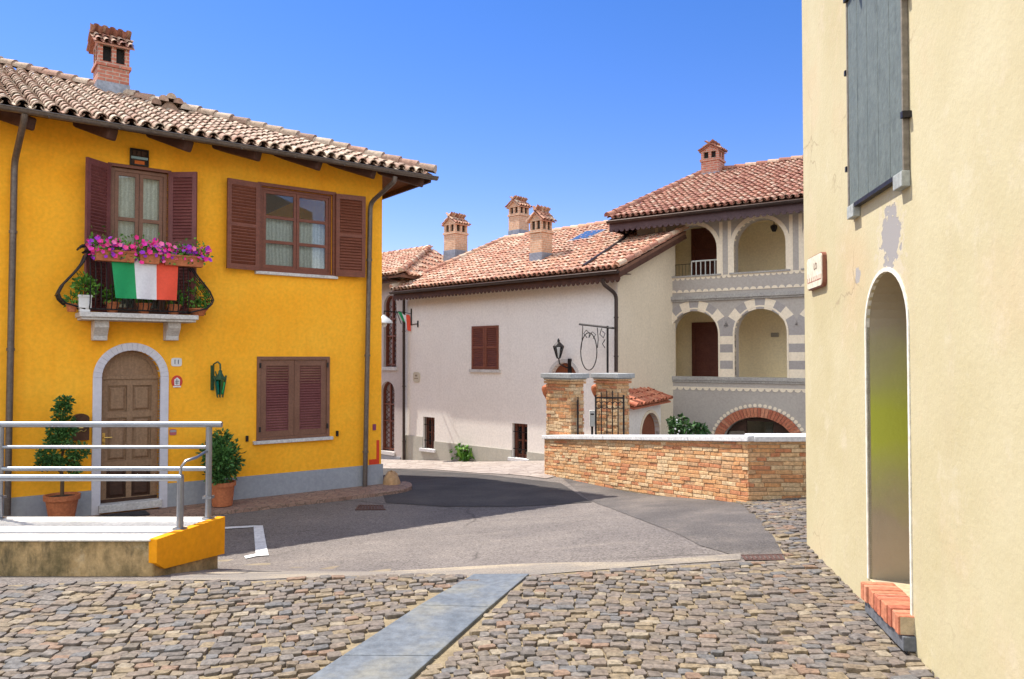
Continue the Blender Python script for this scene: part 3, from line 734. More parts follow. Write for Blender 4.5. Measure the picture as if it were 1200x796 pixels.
# upper window
window(yr, Y, *w1, -.02, 3, WOODR, 'window', bar=.055, cur_top=.655)
q = MB(); q.plate(Y, rect(w1[0] - .06, w1[1] + .06, w1[2] - .02, w1[3] + .06), [rect(w1[0], w1[1], w1[2], w1[3])], .001, .05); build('window_casing', q, WOODR, yr, bevel=.005)
q = MB(); q.box(Y, w1[0] - .10, w1[1] + .10, w1[2] - .075, w1[2] - .021, -.2, .07); build('window_sill', q, STONE, yr, bevel=.005)
sh = Y.U(304) - Y.U(265); f1 = Y.rot(w1[0] - .05, .055, PI - math.radians(6)); build('shutter', louvre(f1, 0, sh, w1[2] - .02, w1[3] + .03, -.04), WOODR, yr)
f2 = Y.rot(w1[1] + .05, .055, math.radians(7)); build('shutter', louvre(f2, 0, Y.U(420) - Y.U(387), w1[2] - .02, w1[3] + .03, 0), WOODR, yr)
# lower window, shutters closed
q = MB(); q.plate(Y, rect(w2[0] - .0, w2[1] + .0, w2[2], w2[3]), [rect(w2[0] + .06, w2[1] - .06, w2[2] + .05, w2[3] - .06)], -.12, .03); fr_ = build('shutter_frame', q, WOODF, yr, bevel=.005)
uc = (w2[0] + w2[1]) / 2
for (ua, ub) in ((w2[0] + .063, uc - .003), (uc + .003, w2[1] - .063)):
    s_ = build('shutter', louvre(Y, ua, ub, w2[2] + .053, w2[3] - .063, -.035, .045, .10, .10, .045, mid=False), WOODF, yr)
    lv = louvre(Y, ua + .101, ub - .101, w2[2] + .155, w2[3] - .165, -.03, .042, .005, .005, .045, mid=False); build('louvre_slats', lv, WOODP, s_)
for uu in (w2[0] + .05, w2[1] - .05):
    for zz in (w2[2] + .15, w2[3] - .2): q = MB(); q.box(Y, uu - .015, uu + .015, zz, zz + .09, .0305, .045); build('hinge', q, IRON, fr_)
q = MB(); q.box(Y, w2[0] - .06, w2[1] + .06, w2[2] - .06, w2[2] - .002, -.15, .07); build('window_sill', q, STONE, yr, bevel=.005)
for px, py in ((289, 514), (394.5, 508)): u, z = Y.hit(px, py); q = MB(); q.box(Y, u - .02, u + .02, z - .05, z + .05, .001, .05); build('shutter_holdback', q, IRON, yr, bevel=.006)
# balcony
sb0, sb1 = Y.U(93, .5), Y.U(232, .5); zt = slab_z; zb = Y.Z(160, 376, .5)
q = MB(); q.box(Y, sb0, sb1, zb + .04, zt, .001, .52); q.box(Y, sb0 + .03, sb1 - .03, zb, zb + .04, .001, .48); bal = build('balcony', q, STONE, yr, bevel=.008)
for pa, pb, pt, pbm in ((110, 127, 376, 399), (196, 211, 378, 399)):
    u0, u1 = Y.U(pa, .3), Y.U(pb, .3); q = MB(); zc = Y.Z((pa + pb) / 2, pbm, .2); P = Y.P
    prof = [(.001, zc), (.20, zc), (.21, zc + .07), (.30, zc + .16), (.34, zc + .2), (.34, zb), (.001, zb)]
    n = len(prof); q.add([P(u0, z, d) for d, z in prof] + [P(u1, z, d) for d, z in prof], [tuple(range(n)), tuple(reversed(range(n, 2 * n)))] + [(i, (i + 1) % n, n + (i + 1) % n, n + i) for i in range(n)])
    build('corbel', q, STONE, bal, bevel=.008)
rb0, rb1 = Y.U(104, .47), Y.U(219, .47); ztop = Y.Z(160, 300, .47); zbot = zt + .05; RH = ztop - zbot
q = MB()
def bulge(t): return max(0, math.sin(PI * min(1, t * 1.0) ** .62)) 
def prof_side(t): # 0 bottom .. 1 top
    k = [(0, .06), (.04, .24), (.12, .36), (.25, .40), (.4, .35), (.55, .25), (.7, .15), (.85, .07), (1, .03)]
    for (a0, b0), (a1, b1) in zip(k, k[1:]):
        if t <= a1: return b0 + (b1 - b0) * (t - a0) / (a1 - a0)
TS = [i / 12 for i in range(13)]
nb = 19
for i in range(nb + 1):
    u = rb0 + (rb1 - rb0) * i / nb; q.tube([Y.P(u, zbot + RH * t, .47 + .07 * prof_side(t) / .4) for t in TS], .0085, 6)
for sgn, ub in ((-1, rb0), (1, rb1)):
    for d in (.06, .16, .26, .36, .46):
        q.tube([Y.P(ub + sgn * prof_side(t), zbot + RH * t, d + .06 * prof_side(t)) for t in TS], .0095 if d < .4 else .014, 6)
    cu = [Y.P(ub + sgn * (.05 + .09 * math.cos(a) * (1 - a / 9)), ztop + .05 + .07 * math.sin(a) * (1 - a / 9), .46) for a in [x * .45 for x in range(13)]]; q.tube(cu, .017, 6)
    for d in (.2, .33): q.tube([p - Y.n * (.46 - d) for p in cu], .013, 6)
    q.tube([Y.P(ub + sgn * .40, zbot + RH * .25, .02), Y.P(ub + sgn * .40, zbot + RH * .25, .49)], .01, 6)
    q.tube([Y.P(ub + sgn * .06, zbot, .02), Y.P(ub + sgn * .06, zbot, .47)], .011, 6)
for z, rr in ((ztop, .016), (zbot, .013)): q.tube([Y.P(rb0, z, .02), Y.P(rb0, z, .47), Y.P(rb1, z, .47), Y.P(rb1, z, .02)], rr, 6)
build('railing', q, IRON, bal, smooth=True)
CHB = slope_hit(130, 113, Y, OV, ze, TAN); u, d = Y.uv(CHB)
sc = CHB.y / F
chimney(roof, Y, (u, d), 33 * sc, 33 * sc, CHB.z, CHB.z + 69 * sc, CHBRICK, TILEL, flash=.20, gable='u', cap=34 * sc, oh=.08, post=.56)

# ---- things on / at the yellow house
# flower boxes on the balcony rail
def flower_box(pa, pb, label, nfl, trough=True, seed=0):
    u0, u1 = Y.U(pa, .55), Y.U(pb, .55); zb_ = ztop - .13; c = Y.P((u0 + u1) / 2, zb_, .60)
    t = thing('flower_box', c, label, 'flower box', 'flower boxes on the balcony rail')
    q = MB(); P = Y.P; d0, d1 = .51, .68; i = .02
    q.hexa([P(u0 + i, zb_, d1 - i), P(u1 - i, zb_, d1 - i), P(u1 - i, zb_, d0 + i), P(u0 + i, zb_, d0 + i), P(u0, zb_ + .15, d1), P(u1, zb_ + .15, d1), P(u1, zb_ + .15, d0), P(u0, zb_ + .15, d0)])
    q.box(Y, u0 - .01, u1 + .01, zb_ + .14, zb_ + .17, d0 - .01, d1 + .01); build('trough', q, TERRA, t, bevel=.006)
    lf = MB(); fl = MB()
    for _ in range(int(nfl * 4)):
        u = R.uniform(u0 - .06, u1 + .06); dd = R.gauss(.60, .07); zz = zb_ + .15 + abs(R.gauss(.04, .09)) - (.14 if R.random() < .25 and dd > .62 else 0)
        lf.leaf(P(u, zz, dd), rvec() + V((0, 0, .5)), rvec(), .06, .018)
    for _ in range(nfl):
        u = R.uniform(u0 - .10, u1 + .10); dd = R.uniform(.54, .74); zz = zb_ + .19 + R.gauss(.07, .055) - (.15 if R.random() < .36 else 0); nrm = (Y.n + V((R.uniform(-.7, .7), R.uniform(-.5, .5), R.uniform(-.1, .9)))).normalized()
        x = nrm.cross(V((0, 0, 1))).normalized(); y = nrm.cross(x); r = R.uniform(.022, .050); p = P(u, zz, dd); n = 5
        vs = [p - nrm * .014] + [p + x * (r * (1 if k % 2 == 0 else .78) * math.cos(PI * k / n)) + y * (r * (1 if k % 2 == 0 else .78) * math.sin(PI * k / n)) for k in range(2 * n)]
        fl.add(vs, [(0, 1 + k, 1 + (k + 1) % (2 * n)) for k in range(2 * n)])
    build('leaves', lf, LEAFL, t, recalc=False); build('blossoms', fl, PETAL, t, recalc=False)
flower_box(108, 156, 'terracotta flower box of mostly pink petunias at the left of the balcony rail', 105)
flower_box(160, 185, 'short flower box of purple and pink petunias between two longer boxes above the flag', 52)
flower_box(189, 236, 'terracotta flower box of petunias above the red end of the flag', 105)
# flag
fp = [(130, 299.5), (209, 305), (207.5, 352), (135, 349.5)]; q = MB(); N, Mv = 36, 14; vs = []; fs = []; ms = []
C4 = [Y.P(*Y.hit(px, py, .60), .60) for px, py in fp]
for i in range(N + 1):
    for j in range(Mv + 1):
        s_, t_ = i / N, j / Mv; p = C4[0].lerp(C4[1], s_).lerp(C4[3].lerp(C4[2], s_), t_)
        p += Y.n * (.016 * math.sin(s_ * 15 + t_ * 2) * (.3 + t_) + .02 * math.sin(s_ * 5 + 1) * t_) + V((0, 0, -.012 * math.sin(s_ * PI * 3) * (1 - t_))); vs.append(p)
fs = [(i * (Mv + 1) + j, (i + 1) * (Mv + 1) + j, (i + 1) * (Mv + 1) + j + 1, i * (Mv + 1) + j + 1) for i in range(N) for j in range(Mv)]
q.add(vs, fs); q.m = [min(2, i * 3 // N) for i in range(N) for j in range(Mv)]
fo = build('flag', q, [solid('flag_green', (.01, .30, .10)), solid('flag_white', (.74, .74, .78)), solid('flag_red', (.80, .09, .045))], smooth=True, recalc=False)
tag(fo, 'green, white and red striped flag hung over the balcony railing', 'flag')
# pots on the balcony floor
def pot_plant(name, c, h, r0, r1, mt, leafm, n, rad, lab, cat, grp=None, tall=1.0, L=.07, W=.02, lift=.8):
    t = thing(name, c, lab, cat, grp); q = MB(); q.lathe(c, pot_profile(h, r0, r1), 18); build('pot', q, mt, t, smooth=True)
    q = MB(); q.lathe(V(c) + V((0, 0, h * .9)), [(r1 * .9, -.01), (r1 * .88, .012)], 14); build('soil', q, SOIL, t)
    q = MB()
    for _ in range(4):
        a = R.uniform(0, 6.28); q.tube([V(c) + V((0, 0, h * .88)), V(c) + V((math.cos(a) * rad * .3, math.sin(a) * rad * .3, h + rad * tall * lift))], .006, 5)
    build('stems', q, STEM, t)
    q = MB(); leafball(q, V(c) + V((0, 0, h + rad * tall * lift)), rad, n, L, W, tall); build('leaves', q, leafm, t, recalc=False)
    return t
gp = 'potted plants on the balcony floor'
def bpos(px, d): return Y.P(Y.U(px, d), zt + .002, d)
tq = thing('potted_plant', bpos(98, .40), 'white square pot with bushy herbs on the balcony floor', 'potted plant', gp)
c = bpos(98, .40); u, d = Y.uv(c); q = MB(); q.box(Y, u - .085, u + .085, zt + .06, zt + .25, d - .085, d + .085); q.box(Y, u - .095, u + .095, zt + .22, zt + .255, d - .095, d + .095); q.box(Y, u - .07, u + .07, zt + .002, zt + .06, d - .07, d + .07); build('pot', q, solid('white_pot', (.7, .7, .7)), tq, bevel=.006)
q = MB(); leafball(q, Y.P(u, zt + .40, d), .17, 260, .07, .022, .9); build('leaves', q, LEAFL, tq, recalc=False)
pot_plant('potted_plant', bpos(86, .35) - Y.u * .03, .12, .06, .08, TERRA, LEAFL, 60, .09, 'tiny terracotta pot tucked behind the left curve of the balcony rail', 'potted plant', gp)
pot_plant('potted_plant', bpos(131, .34), .17, .07, .105, TERRA, LEAFL, 150, .12, 'terracotta pot of basil under the green end of the flag', 'potted plant', gp)
pot_plant('potted_plant', bpos(168, .34), .17, .07, .105, TERRA, LEAFL, 110, .10, 'terracotta pot under the white middle of the flag', 'potted plant', gp)
pot_plant('potted_plant', bpos(203, .34), .17, .07, .105, TERRA, LEAFL, 130, .12, 'terracotta pot under the red end of the flag', 'potted plant', gp)
pot_plant('potted_plant', bpos(231, .30), .12, .10, .15, TERRA, LEAFL, 260, .17, 'low terracotta bowl with a tall yellow green plant at the right of the balcony', 'potted plant', gp, tall=1.7, lift=.7)
# lantern
LGREEN = mat('green_patina_metal', [(.03, .09, .05), (.06, .13, .07)], 8, .5, .2, 50, metal=.4)
u, z = Y.hit(258, 452, .16); lt = thing('wall_lantern', Y.P(u, z, .0), 'green glass lantern on a scrolled bracket on the yellow wall', 'lantern')
q = MB(); hz = .16
prof = [(.045, -hz), (.085, hz * .6)]
q.lathe(Y.P(u, z, .16), [(.047, -.15), (.05, -.14)], 6); q.lathe(Y.P(u, z, .16), [(.096, .10), (.10, .12), (.06, .16), (.03, .22), (.035, .24), (.012, .27), (.018, .30), (.004, .34)], 6)
for k in range(6):
    a = 2 * PI * k / 6; q.bar(Y.P(u, z, .16) + V((.048 * math.cos(a), .048 * math.sin(a), -.20)), Y.P(u, z, .16) + V((.108 * math.cos(a), .108 * math.sin(a), .17)), .012, .012)
q.tube([Y.P(u - .08, z - .02, .02), Y.P(u - .09, z + .25, .03), Y.P(u - .08, z + .36, .06), Y.P(u - .03, z + .40, .11), Y.P(u, z + .36, .15), Y.P(u, z + .30, .16)], .014, 6)
q.tube([Y.P(u - .08, z + .1, .03), Y.P(u - .03, z + .16, .07), Y.P(u - .05, z + .24, .05)], .01, 6); q.box(Y, u - .115, u - .06, z - .08, z + .34, .001, .02)
build('frame', q, LGREEN, lt, smooth=True)
q = MB(); q.lathe(Y.P(u, z, .16), [(.044, -.14), (.088, .10)], 6, cap=False); build('glass', q, GREENGLASS, lt)
# house number, plaques
def plaque(name, px0, px1, py0, py1, lab, mt, round_=False, d=.014):
    u0, z0 = Y.hit((px0 + px1) / 2, py1); z1 = Y.Z((px0 + px1) / 2, py0); ua, ub = Y.U(px0), Y.U(px1)
    q = MB(); cu, cz = (ua + ub) / 2, (z0 + z1) / 2
    n = 28; pw = 1 if round_ else .45; pts = []
    for k in range(n):
        a = 2 * PI * k / n; ca, sa = math.cos(a), math.sin(a); pts.append((cu + (ub - ua) / 2 * math.copysign(abs(ca) ** pw, ca), cz + (z1 - z0) / 2 * math.copysign(abs(sa) ** pw, sa)))
    q.plate(Y, pts, [], .001, d); t = thing(name, Y.P(cu, cz, 0), lab, 'sign'); build('plate', q, mt, t, bevel=.003); return t, cu, cz
ENAMEL = solid('white_enamel', (.72, .72, .72), .3)
t, cu, cz = plaque('house_number_sign', 200.5, 213, 419.5, 429.5, 'white oval house number sign beside the arched door', ENAMEL)
INKB = solid('ink_blue', (.03, .03, .08))
for k in (-.026, .026): text('digit', '1', Y, cu + k, cz, .016, .105, INKB, t)
t, cu, cz = plaque('round_plaque', 201, 214, 440, 454.5, 'red and white round plaque below the house number', solid('plaque_red', (.60, .06, .04)), True)
q = MB(); q.plate(Y, [(cu + x, cz + y) for x, y in ((-.04, -.06), (.04, -.06), (.045, .03), (0, .07), (-.045, .03))], [], .0145, .02); q.plate(Y, rect(cu - .06, cu + .06, cz - .095, cz - .07), [], .0145, .018); build('emblem', q, ENAMEL, t)
q = MB(); q.plate(Y, rect(cu - .03, cu + .02, cz - .03, cz - .018), [], .0205, .022); q.plate(Y, rect(cu - .03, cu + .03, cz + .0, cz + .012), [], .0205, .022); q.plate(Y, rect(cu - .01, cu + .0, cz - .05, cz + .04), [], .0205, .0225); build('emblem_lines', q, solid('grey_ink', (.12, .11, .12)), t)
t, cu, cz = plaque('small_plaque', 199.5, 207.5, 503, 510, 'small rectangular pink and grey plaque just above the ramp handrail', solid('plaque_pink', (.45, .12, .13)))
q = MB(); q.plate(Y, rect(cu - .045, cu + .045, cz + .0, cz + .035), [], .0145, .017); build('plate_band', q, solid('plaque_grey', (.35, .33, .36)), t)
# box lamp over the balcony door
ua, ub = Y.U(149), Y.U(171); z0, z1 = Y.Z(160, 194.5), Y.Z(160, 175); t = thing('wall_vent', Y.P((ua + ub) / 2, z0, 0), 'dark square wall box with a pale stripe above the balcony door', 'wall box')
q = MB(); q.plate(Y, rect(ua, ub, z0, z1), [rect(ua + .02, ub - .02, z0 + .02, z1 - .02)], .001, .05); build('housing', q, IRON, t)
q = MB(); hh = z1 - z0; q.box(Y, ua + .02, ub - .02, z0 + .02, z1 - .02, .002, .012)
for k in range(3): q.box(Y, ua + .04 + k * (ub - ua - .08) / 3, ua + .025 + (k + 1) * (ub - ua - .08) / 3, z0 + hh * .6, z0 + hh * .9, .0125, .03)
build('grille', q, WOODDARK, t); q = MB(); q.box(Y, ua + .015, ub - .015, z0 + hh * .38, z0 + hh * .52, .013, .052); build('light_strip', q, solid('pale_blue_strip', (.25, .38, .40)), t)
q = MB(); q.box(Y, ua + .07, ub - .06, z0 + .022, z0 + hh * .3, .013, .03); build('orange_panel', q, solid('orange_panel', (.6, .14, .02)), t)
# mailbox
ua, ub = Y.U(86, .1), Y.U(105.5, .1); z0, z1 = Y.Z(96, 516, .1), Y.Z(96, 485, .1); t = thing('mailbox', Y.P((ua + ub) / 2, z0, 0), 'dark bronze mailbox with an arched top left of the door', 'mailbox')
BRONZE = mat('dark_bronze', [(.07, .035, .025), (.11, .055, .035)], 8, .45, .2, 40, metal=.5)
q = MB(); q.plate(Y, arch(ua, ub, z0, z1, .07), [], .001, .13); bx = build('body', q, BRONZE, t, bevel=.008)
q = MB(); q.plate(Y, arch(ua + .03, ub - .03, z0 + .26, z1 - .03, .05), [], .131, .14); build('flap', q, BRONZE, t, bevel=.004)
q = MB(); cu = (ua + ub) / 2; q.tube([Y.P(cu - .07, z0 + .16, .137), Y.P(cu - .04, z0 + .13, .137), Y.P(cu, z0 + .15, .137), Y.P(cu + .04, z0 + .13, .137), Y.P(cu + .07, z0 + .16, .137)], .009, 6); q.tube([Y.P(cu - .03, z0 + .19, .137), Y.P(cu + .03, z0 + .19, .137)], .009, 6); build('horn_emblem', q, BRASS, t)
# pavement along the house
m = MB(); us = [UL + i * .25 for i in range(int((.55 - UL) / .25) + 1)] + [.35, .47, .53]; us = sorted(x for x in set(us) if x <= .53)
wd_ = lambda u: .85 if u < -.25 else .85 * math.sqrt(max(.02, 1 - ((u + .25) / .80) ** 2))
def swz(u, d): p = Y.P(u, 0, d); return max(G(p.x, p.y), G(*Y.P(u, 0, .95).xy)) + .065 - .015 * d
vs = []; fs = []
for u in us:
    w_ = wd_(u)
    for k in range(5): d = -.02 + (w_ + .02) * k / 4; vs.append(Y.P(u, swz(u, d), d))
    vs.append(Y.P(u, swz(u, w_) - .25, w_ + .01))
n = 6
for i in range(len(us) - 1):
    for k in range(5): fs.append((i * n + k, i * n + k + 1, (i + 1) * n + k + 1, (i + 1) * n + k))
m.add(vs, fs); struct('pavement', m, SIDEWALK, 'narrow raised brown brick pavement along the yellow house', 'pavement')
# corner stone
c = Y.P(.16, 0, .12); c.z = G(c.x, c.y) + .10
q = MB(); q.ball(c, .17, 14, 9, 1.0, 1.0, 1.5, .07); o = build('corner_stone', q, mat('ochre_boulder', [(.40, .22, .10), (.55, .36, .20)], 5, .9, .6, 25), smooth=True); tag(o, 'rounded ochre guard stone at the corner of the yellow house', 'stone')
# red corner marks
u0, u1 = Y.U(438), Y.U(444.8); q = MB(); zz = lambda py: Y.Z(441, py)
q.plate(Y, [(Y.U(433), zz(544)), (u1, zz(544)), (u1, zz(516)), (Y.U(441.5), zz(516)), (Y.U(441.5), zz(538)), (Y.U(433), zz(538))], [], .001, .005)
o = build('red_corner_mark', q, solid('red_marker_paint', (.72, .06, .02)), bevel=0); tag(o, 'red L-shaped warning mark on the yellow house corner', 'marking')
q = MB(); q.plate(Y, rect(Y.U(437), Y.U(440.5), zz(504), zz(497)), [], .001, .02); o = build('small_meter_tag', q, solid('tag_purple', (.25, .05, .12))); tag(o, 'tiny dark red tag on the yellow wall by the right downpipe', 'tag')
# door mat
q = MB(); c0 = pxpoly([(120, 597), (160, 591), (172, 594), (128, 602)])
u, d = -5.05, .35; q2 = Y.U(152, .45); zz_ = swz(q2, .3); q.box(Y, q2 - .36, q2 + .30, zz_ + .002, zz_ + .02, .18, .52); o = build('doormat', q, mat('black_mat_rubber', [(.02, .02, .022), (.05, .05, .055)], 30, .9, .6, 80)); tag(o, 'black doormat on the pavement before the arched door', 'doormat')
# topiary
c = Y.P(Y.U(75, .42), 0, .42); c.z = swz(Y.uv(c)[0], .42) + .002; scp = c.y / F
t = thing('topiary_plant', c, 'cloud-pruned topiary in a wide terracotta pot left of the arched door', 'potted plant')
q = MB(); ph = 34 * scp; q.lathe(c, pot_profile(ph, .155, .225), 26); build('pot', q, TERRA, t, smooth=True)
q = MB(); q.lathe(c + V((0, 0, ph * .9)), [(.205, -.01), (.20, .01), (.08, .03)], 20); build('soil', q, SOIL, t)
top = c + V((0, 0, ph))
def tp(px, py, d=.42): return Y.P(*Y.hit(px, py, d), d)
q = MB(); q.tube([top - V((0, 0, .08)), tp(73, 560), tp(70, 545), tp(76, 520), tp(72, 500), tp(75, 478)], [.028, .026, .022, .018, .014, .01], 7)
for (a, b) in (((72, 555), (54, 536)), ((72, 552), (92, 535)), ((74, 552), (84, 548))): q.tube([tp(*a), tp(*b)], [.016, .009], 6)
build('stem', q, STEM, t)
lf = MB()
for px, py, r in ((76, 471, 8), (73, 480, 9), (68, 492, 6), (80, 494, 7), (66, 503, 10), (79, 505, 9), (72, 517, 10), (61, 518, 7), (56, 533, 11), (63, 541, 8), (91, 528, 11), (85, 540, 8), (50, 545, 7), (88, 549, 7), (70, 543, 6)):
    leafball(lf, tp(px, py, .42 + R.uniform(-.1, .1)), r * scp, int(420 * (r / 11) ** 2), .050, .016, .85)
build('foliage', lf, LEAFM, t, recalc=False)
# bush pot
c = Y.P(Y.U(262, .42), 0, .42); c.z = swz(Y.uv(c)[0], .42) + .002; scp = c.y / F
t = thing('potted_bush', c, 'round dark green bush in a terracotta pot behind the end of the ramp', 'potted plant')
q = MB(); ph = 28 * scp; q.lathe(c, pot_profile(ph, .16, .20), 24); build('pot', q, TERRA, t, smooth=True)
q = MB(); q.lathe(c + V((0, 0, ph * .9)), [(.19, -.01), (.185, .01)], 18); build('soil', q, SOIL, t)
q = MB(); cc = c + V((0, 0, ph + .38))
for k in range(9):
    v = rvec(); q.tube([c + V((0, 0, ph * .9)), c + V((v.x * .1, v.y * .1, ph + .2)), cc + V((v.x * .28, v.y * .28, v.z * .25))], [.014, .01, .004], 5)
build('stems', q, STEM, t)
lf = MB(); leafball(lf, cc, .30, 900, .075, .022, 1.15)
for k in range(16): v = rvec().normalized(); leafball(lf, cc + V((v.x * .25, v.y * .25, v.z * .34)), .13, 85, .075, .022)
build('foliage', lf, LEAFM, t, recalc=False)

# ================================================================== RAMP with railing
zt = EYE.z + (ray(177, 633) * (6.7 / ray(177, 633).y)).z
fx = (ray(177, 633) * (6.7 / ray(177, 633).y)).x; yb = 7.67; bxx = (ray(258, 606) * (yb / ray(258, 606).y)).x
rp = thing('access_ramp', (fx - 1.5, 7.2, G(fx - 1.5, 7.2)), 'raised concrete access ramp with a white top and orange end', 'ramp')
def rampside():
    m, nt, b, tc = newmat('mossy_ochre_ramp_side'); v = tc.outputs['Object']
    c = mix(nt, (.44, .27, .10), (.54, .37, .18), gray(nt, noise(nt, v, 1.1, 6, .65), 0, 1, .38, .62))
    c = mix(nt, c, (.11, .085, .035), gray(nt, noise(nt, v, 1.3, 7, .72, (1.6, 1, .9)), 0, .92, .46, .66))
    c = mix(nt, c, (.05, .045, .025), gray(nt, noise(nt, v, 2.4, 7, .75, (2.2, 1, .55)), 0, .85, .54, .70))
    c = mix(nt, c, (.62, .50, .32), gray(nt, noise(nt, v, 3.3, 6, .7), 0, .6, .58, .74))
    c = mix(nt, c, gray(nt, noise(nt, v, 22, 4), .78, 1.1), 1, 'MULTIPLY')
    nt.links.new(c, b.inputs['Base Color']); b.inputs['Roughness'].default_value = .93; bumpit(nt, b, mix(nt, noise(nt, v, 30, 6, .7), noise(nt, v, 5, 4), .5), .7, .02); return m
RAMPSIDE = rampside()
RAMPTOP = mat('pale_concrete_top', [(.60, .57, .52), (.72, .69, .64)], 2.5, .85, .3, 50)
ORANGE = plaster('orange_render', (.78, .30, .008), (.84, .34, .01), (.66, .24, .02), .3, .25, .3)
m = MB(); lo = -.8
m.hexa([(-13, 6.72, lo), (fx + .10, 6.72, lo), (bxx - .01, yb, lo), (-13, yb, lo), (-13, 6.72, zt - .012), (fx - .01, 6.72, zt - .012), (bxx - .012, yb - .01, zt - .012), (-13, yb - .01, zt - .012)])
build('side_wall', m, RAMPSIDE, rp, bevel=.015)
m = MB(); m.slab([(-13, 6.70, zt), (fx - .012, 6.70, zt), (bxx - .02, yb + .01, zt), (-13, yb + .01, zt)], .011); build('top_slab', m, RAMPTOP, rp)
E = Fr((fx, 6.715), (bxx - fx, yb - 6.715)); L = math.hypot(bxx - fx, yb - 6.715)
m = MB(); zf = lambda py, px: (EYE + ray(px, py) * ((7.2) / ray(px, py).y)).z
P_ = E.P; o0, o1 = -.002, .012
pts = [(-.004, zt - .20), (.10, zt - .275), (L, zt - .36), (L + .004, zt + .006), (-.004, zt + .006)]
m.plate(E, pts, [], -.03, .055); build('end_wall', m, ORANGE, rp, bevel=.004)
# railing
rl = thing('metal_railing', (bxx - .1, 7.6, zt), 'grey tubular steel handrail along the ramp', 'railing')
def ry(px, py, y): r = ray(px, py); return EYE + r * (y / r.y)
q0 = ry(244, 605, 7.58); xr = q0.x
for name, py, rr in (('top_rail', 497.5, .029), ('middle_rail', 524, .017), ('lower_rail', 549.5, .022)):
    z = ry(130, py, 7.58).z; q = MB(); x1 = ry(260 if rr > .025 else 243, py, 7.58).x; q.tube([(-12, 7.58, z), (x1, 7.58, z)], rr, 14); build(name, q, STEEL, rl, smooth=True)
ztr = ry(130, 497.5, 7.58).z
for k in range(4):
    x = xr - 2.05 * k; q = MB(); q.tube([(x, 7.58, zt), (x, 7.58, ztr - .02)], .030, 12); po = build('post', q, STEEL, rl, smooth=True)
    q = MB(); q.lathe((x, 7.58, zt), [(.062, 0), (.062, .012), (.05, .016)], 14); build('flange', q, STEEL, po, smooth=True); q = MB(); q.box(Fr((x, 7.58), (1, 0)), -.045, .045, zt + .20, zt + .225, -.04, .04); build('clamp', q, STEEL, po)
y2 = 7.12; z2 = ry(130, 560, y2).z; xe = ry(211.5, 560, y2).x
q = MB(); q.tube([(-12, y2, z2), (xe + .02, y2, z2)], .031, 14); build('low_handrail', q, STEEL, rl, smooth=True)
for k in range(4):
    q = MB(); x = xe - 2.05 * k; q.tube([(x, y2, zt), (x, y2, z2)], .031, 12); po = build('low_post', q, STEEL, rl, smooth=True)
    q = MB(); q.lathe((x, y2, zt), [(.066, 0), (.066, .012), (.05, .016)], 14); build('flange', q, STEEL, po, smooth=True)
q = MB(); q.tube([(xe, y2, z2), (xe, y2, z2 + .09), (xe + .03, y2 + .04, z2 + .15), (xe + .09, y2 + .14, z2 + .17), (xr - .02, 7.56, z2 + .19)], .014, 8); build('return_bar', q, STEEL, rl, smooth=True)

# drain covers
RUST = mat('rusty_drain_iron', [(.10, .055, .045), (.15, .085, .07)], 9, .7, .4, 60, metal=.3)
def drain(pts, lab):
    P = [V(p) for p in pxpoly(pts)]; q = MB(); P = [p + V((0, 0, .013)) for p in P]; n = 9
    for i in range(n):
        a, b = i / n, (i + .72) / n; q.slab([P[0].lerp(P[1], a), P[0].lerp(P[1], b), P[3].lerp(P[2], b), P[3].lerp(P[2], a)], .02)
    for a, b in ((0, .1), (.9, 1)): q.slab([P[0].lerp(P[3], a) + V((0, 0, .002)), P[1].lerp(P[2], a) + V((0, 0, .002)), P[1].lerp(P[2], b) + V((0, 0, .002)), P[0].lerp(P[3], b) + V((0, 0, .002))], .02)
    o = build('drain_grate', q, RUST); tag(o, lab, 'drain grate')
drain([(873, 658), (921, 658), (917, 651), (868, 652)], 'rusty red drain grate at the right end of the road by the cobbles')
drain([(416, 598.5), (452, 598), (449, 593), (420, 592.5)], 'rusty red drain grate in front of the yellow house corner')
# ================================================================== GREY HOUSE
gp0 = ray(570, 420) * (23.5 / ray(570, 420).y)
H = Fr((gp0.x, gp0.y), (.7225, -.6917))
UR = H.U(724); ULg = H.U(472)
gr = thing('grey_house', H.P(0, -1.5, 0), 'pale grey house with an orange tiled roof and three brick chimneys', 'house')
OG = .50; zg = H.Z(590, 328.5, OG); TG = .42
gpn = (H.n * TG + V((0, 0, 1))).normalized()
RK = plane_hit(H.P(0, zg, OG), gpn, 713, 265.5); _, dk = H.uv(RK); RUN = OG - dk; zr = RK.z
print('grey ridge run', RUN, 'height', zr - zg, 'eave', zg, 'UR', UR, 'UL', ULg)
zwg = zg + OG * TG - .16
gw = (H.U(553), H.U(584.5), H.Z(569, 433), H.Z(569, 382))
lw1 = (H.U(496), H.U(509.5), H.Z(503, 526), H.Z(503, 489)); lw2 = (H.U(600), H.U(618), H.Z(609, 537), H.Z(609, 496.5))
ad = (H.U(645), H.U(677)); adz = H.Z(661, 425)
m = MB(); bz = -2.6; HD = 2 * RUN - 2 * OG
m.plate(H, [(ULg, bz), (UR, bz), (UR, zwg), (ULg, zwg)], [rect(*gw), rect(*lw1), rect(*lw2), arch(ad[0], ad[1], adz - 2.4, adz)], -.35, 0)
m.box(H, ULg, ULg + .3, bz, zwg, -HD, -.3505); 
wl = build('wall', m, GREYWALL, gr)
GW = Fr(H.P(UR, 0, 0).xy, (-H.n.x, -H.n.y))      # gable wall, u runs back from the street corner
_lp = ray(770, 420) * (22.3 / ray(770, 420).y); L = Fr((_lp.x, _lp.y), (.822, -.569))
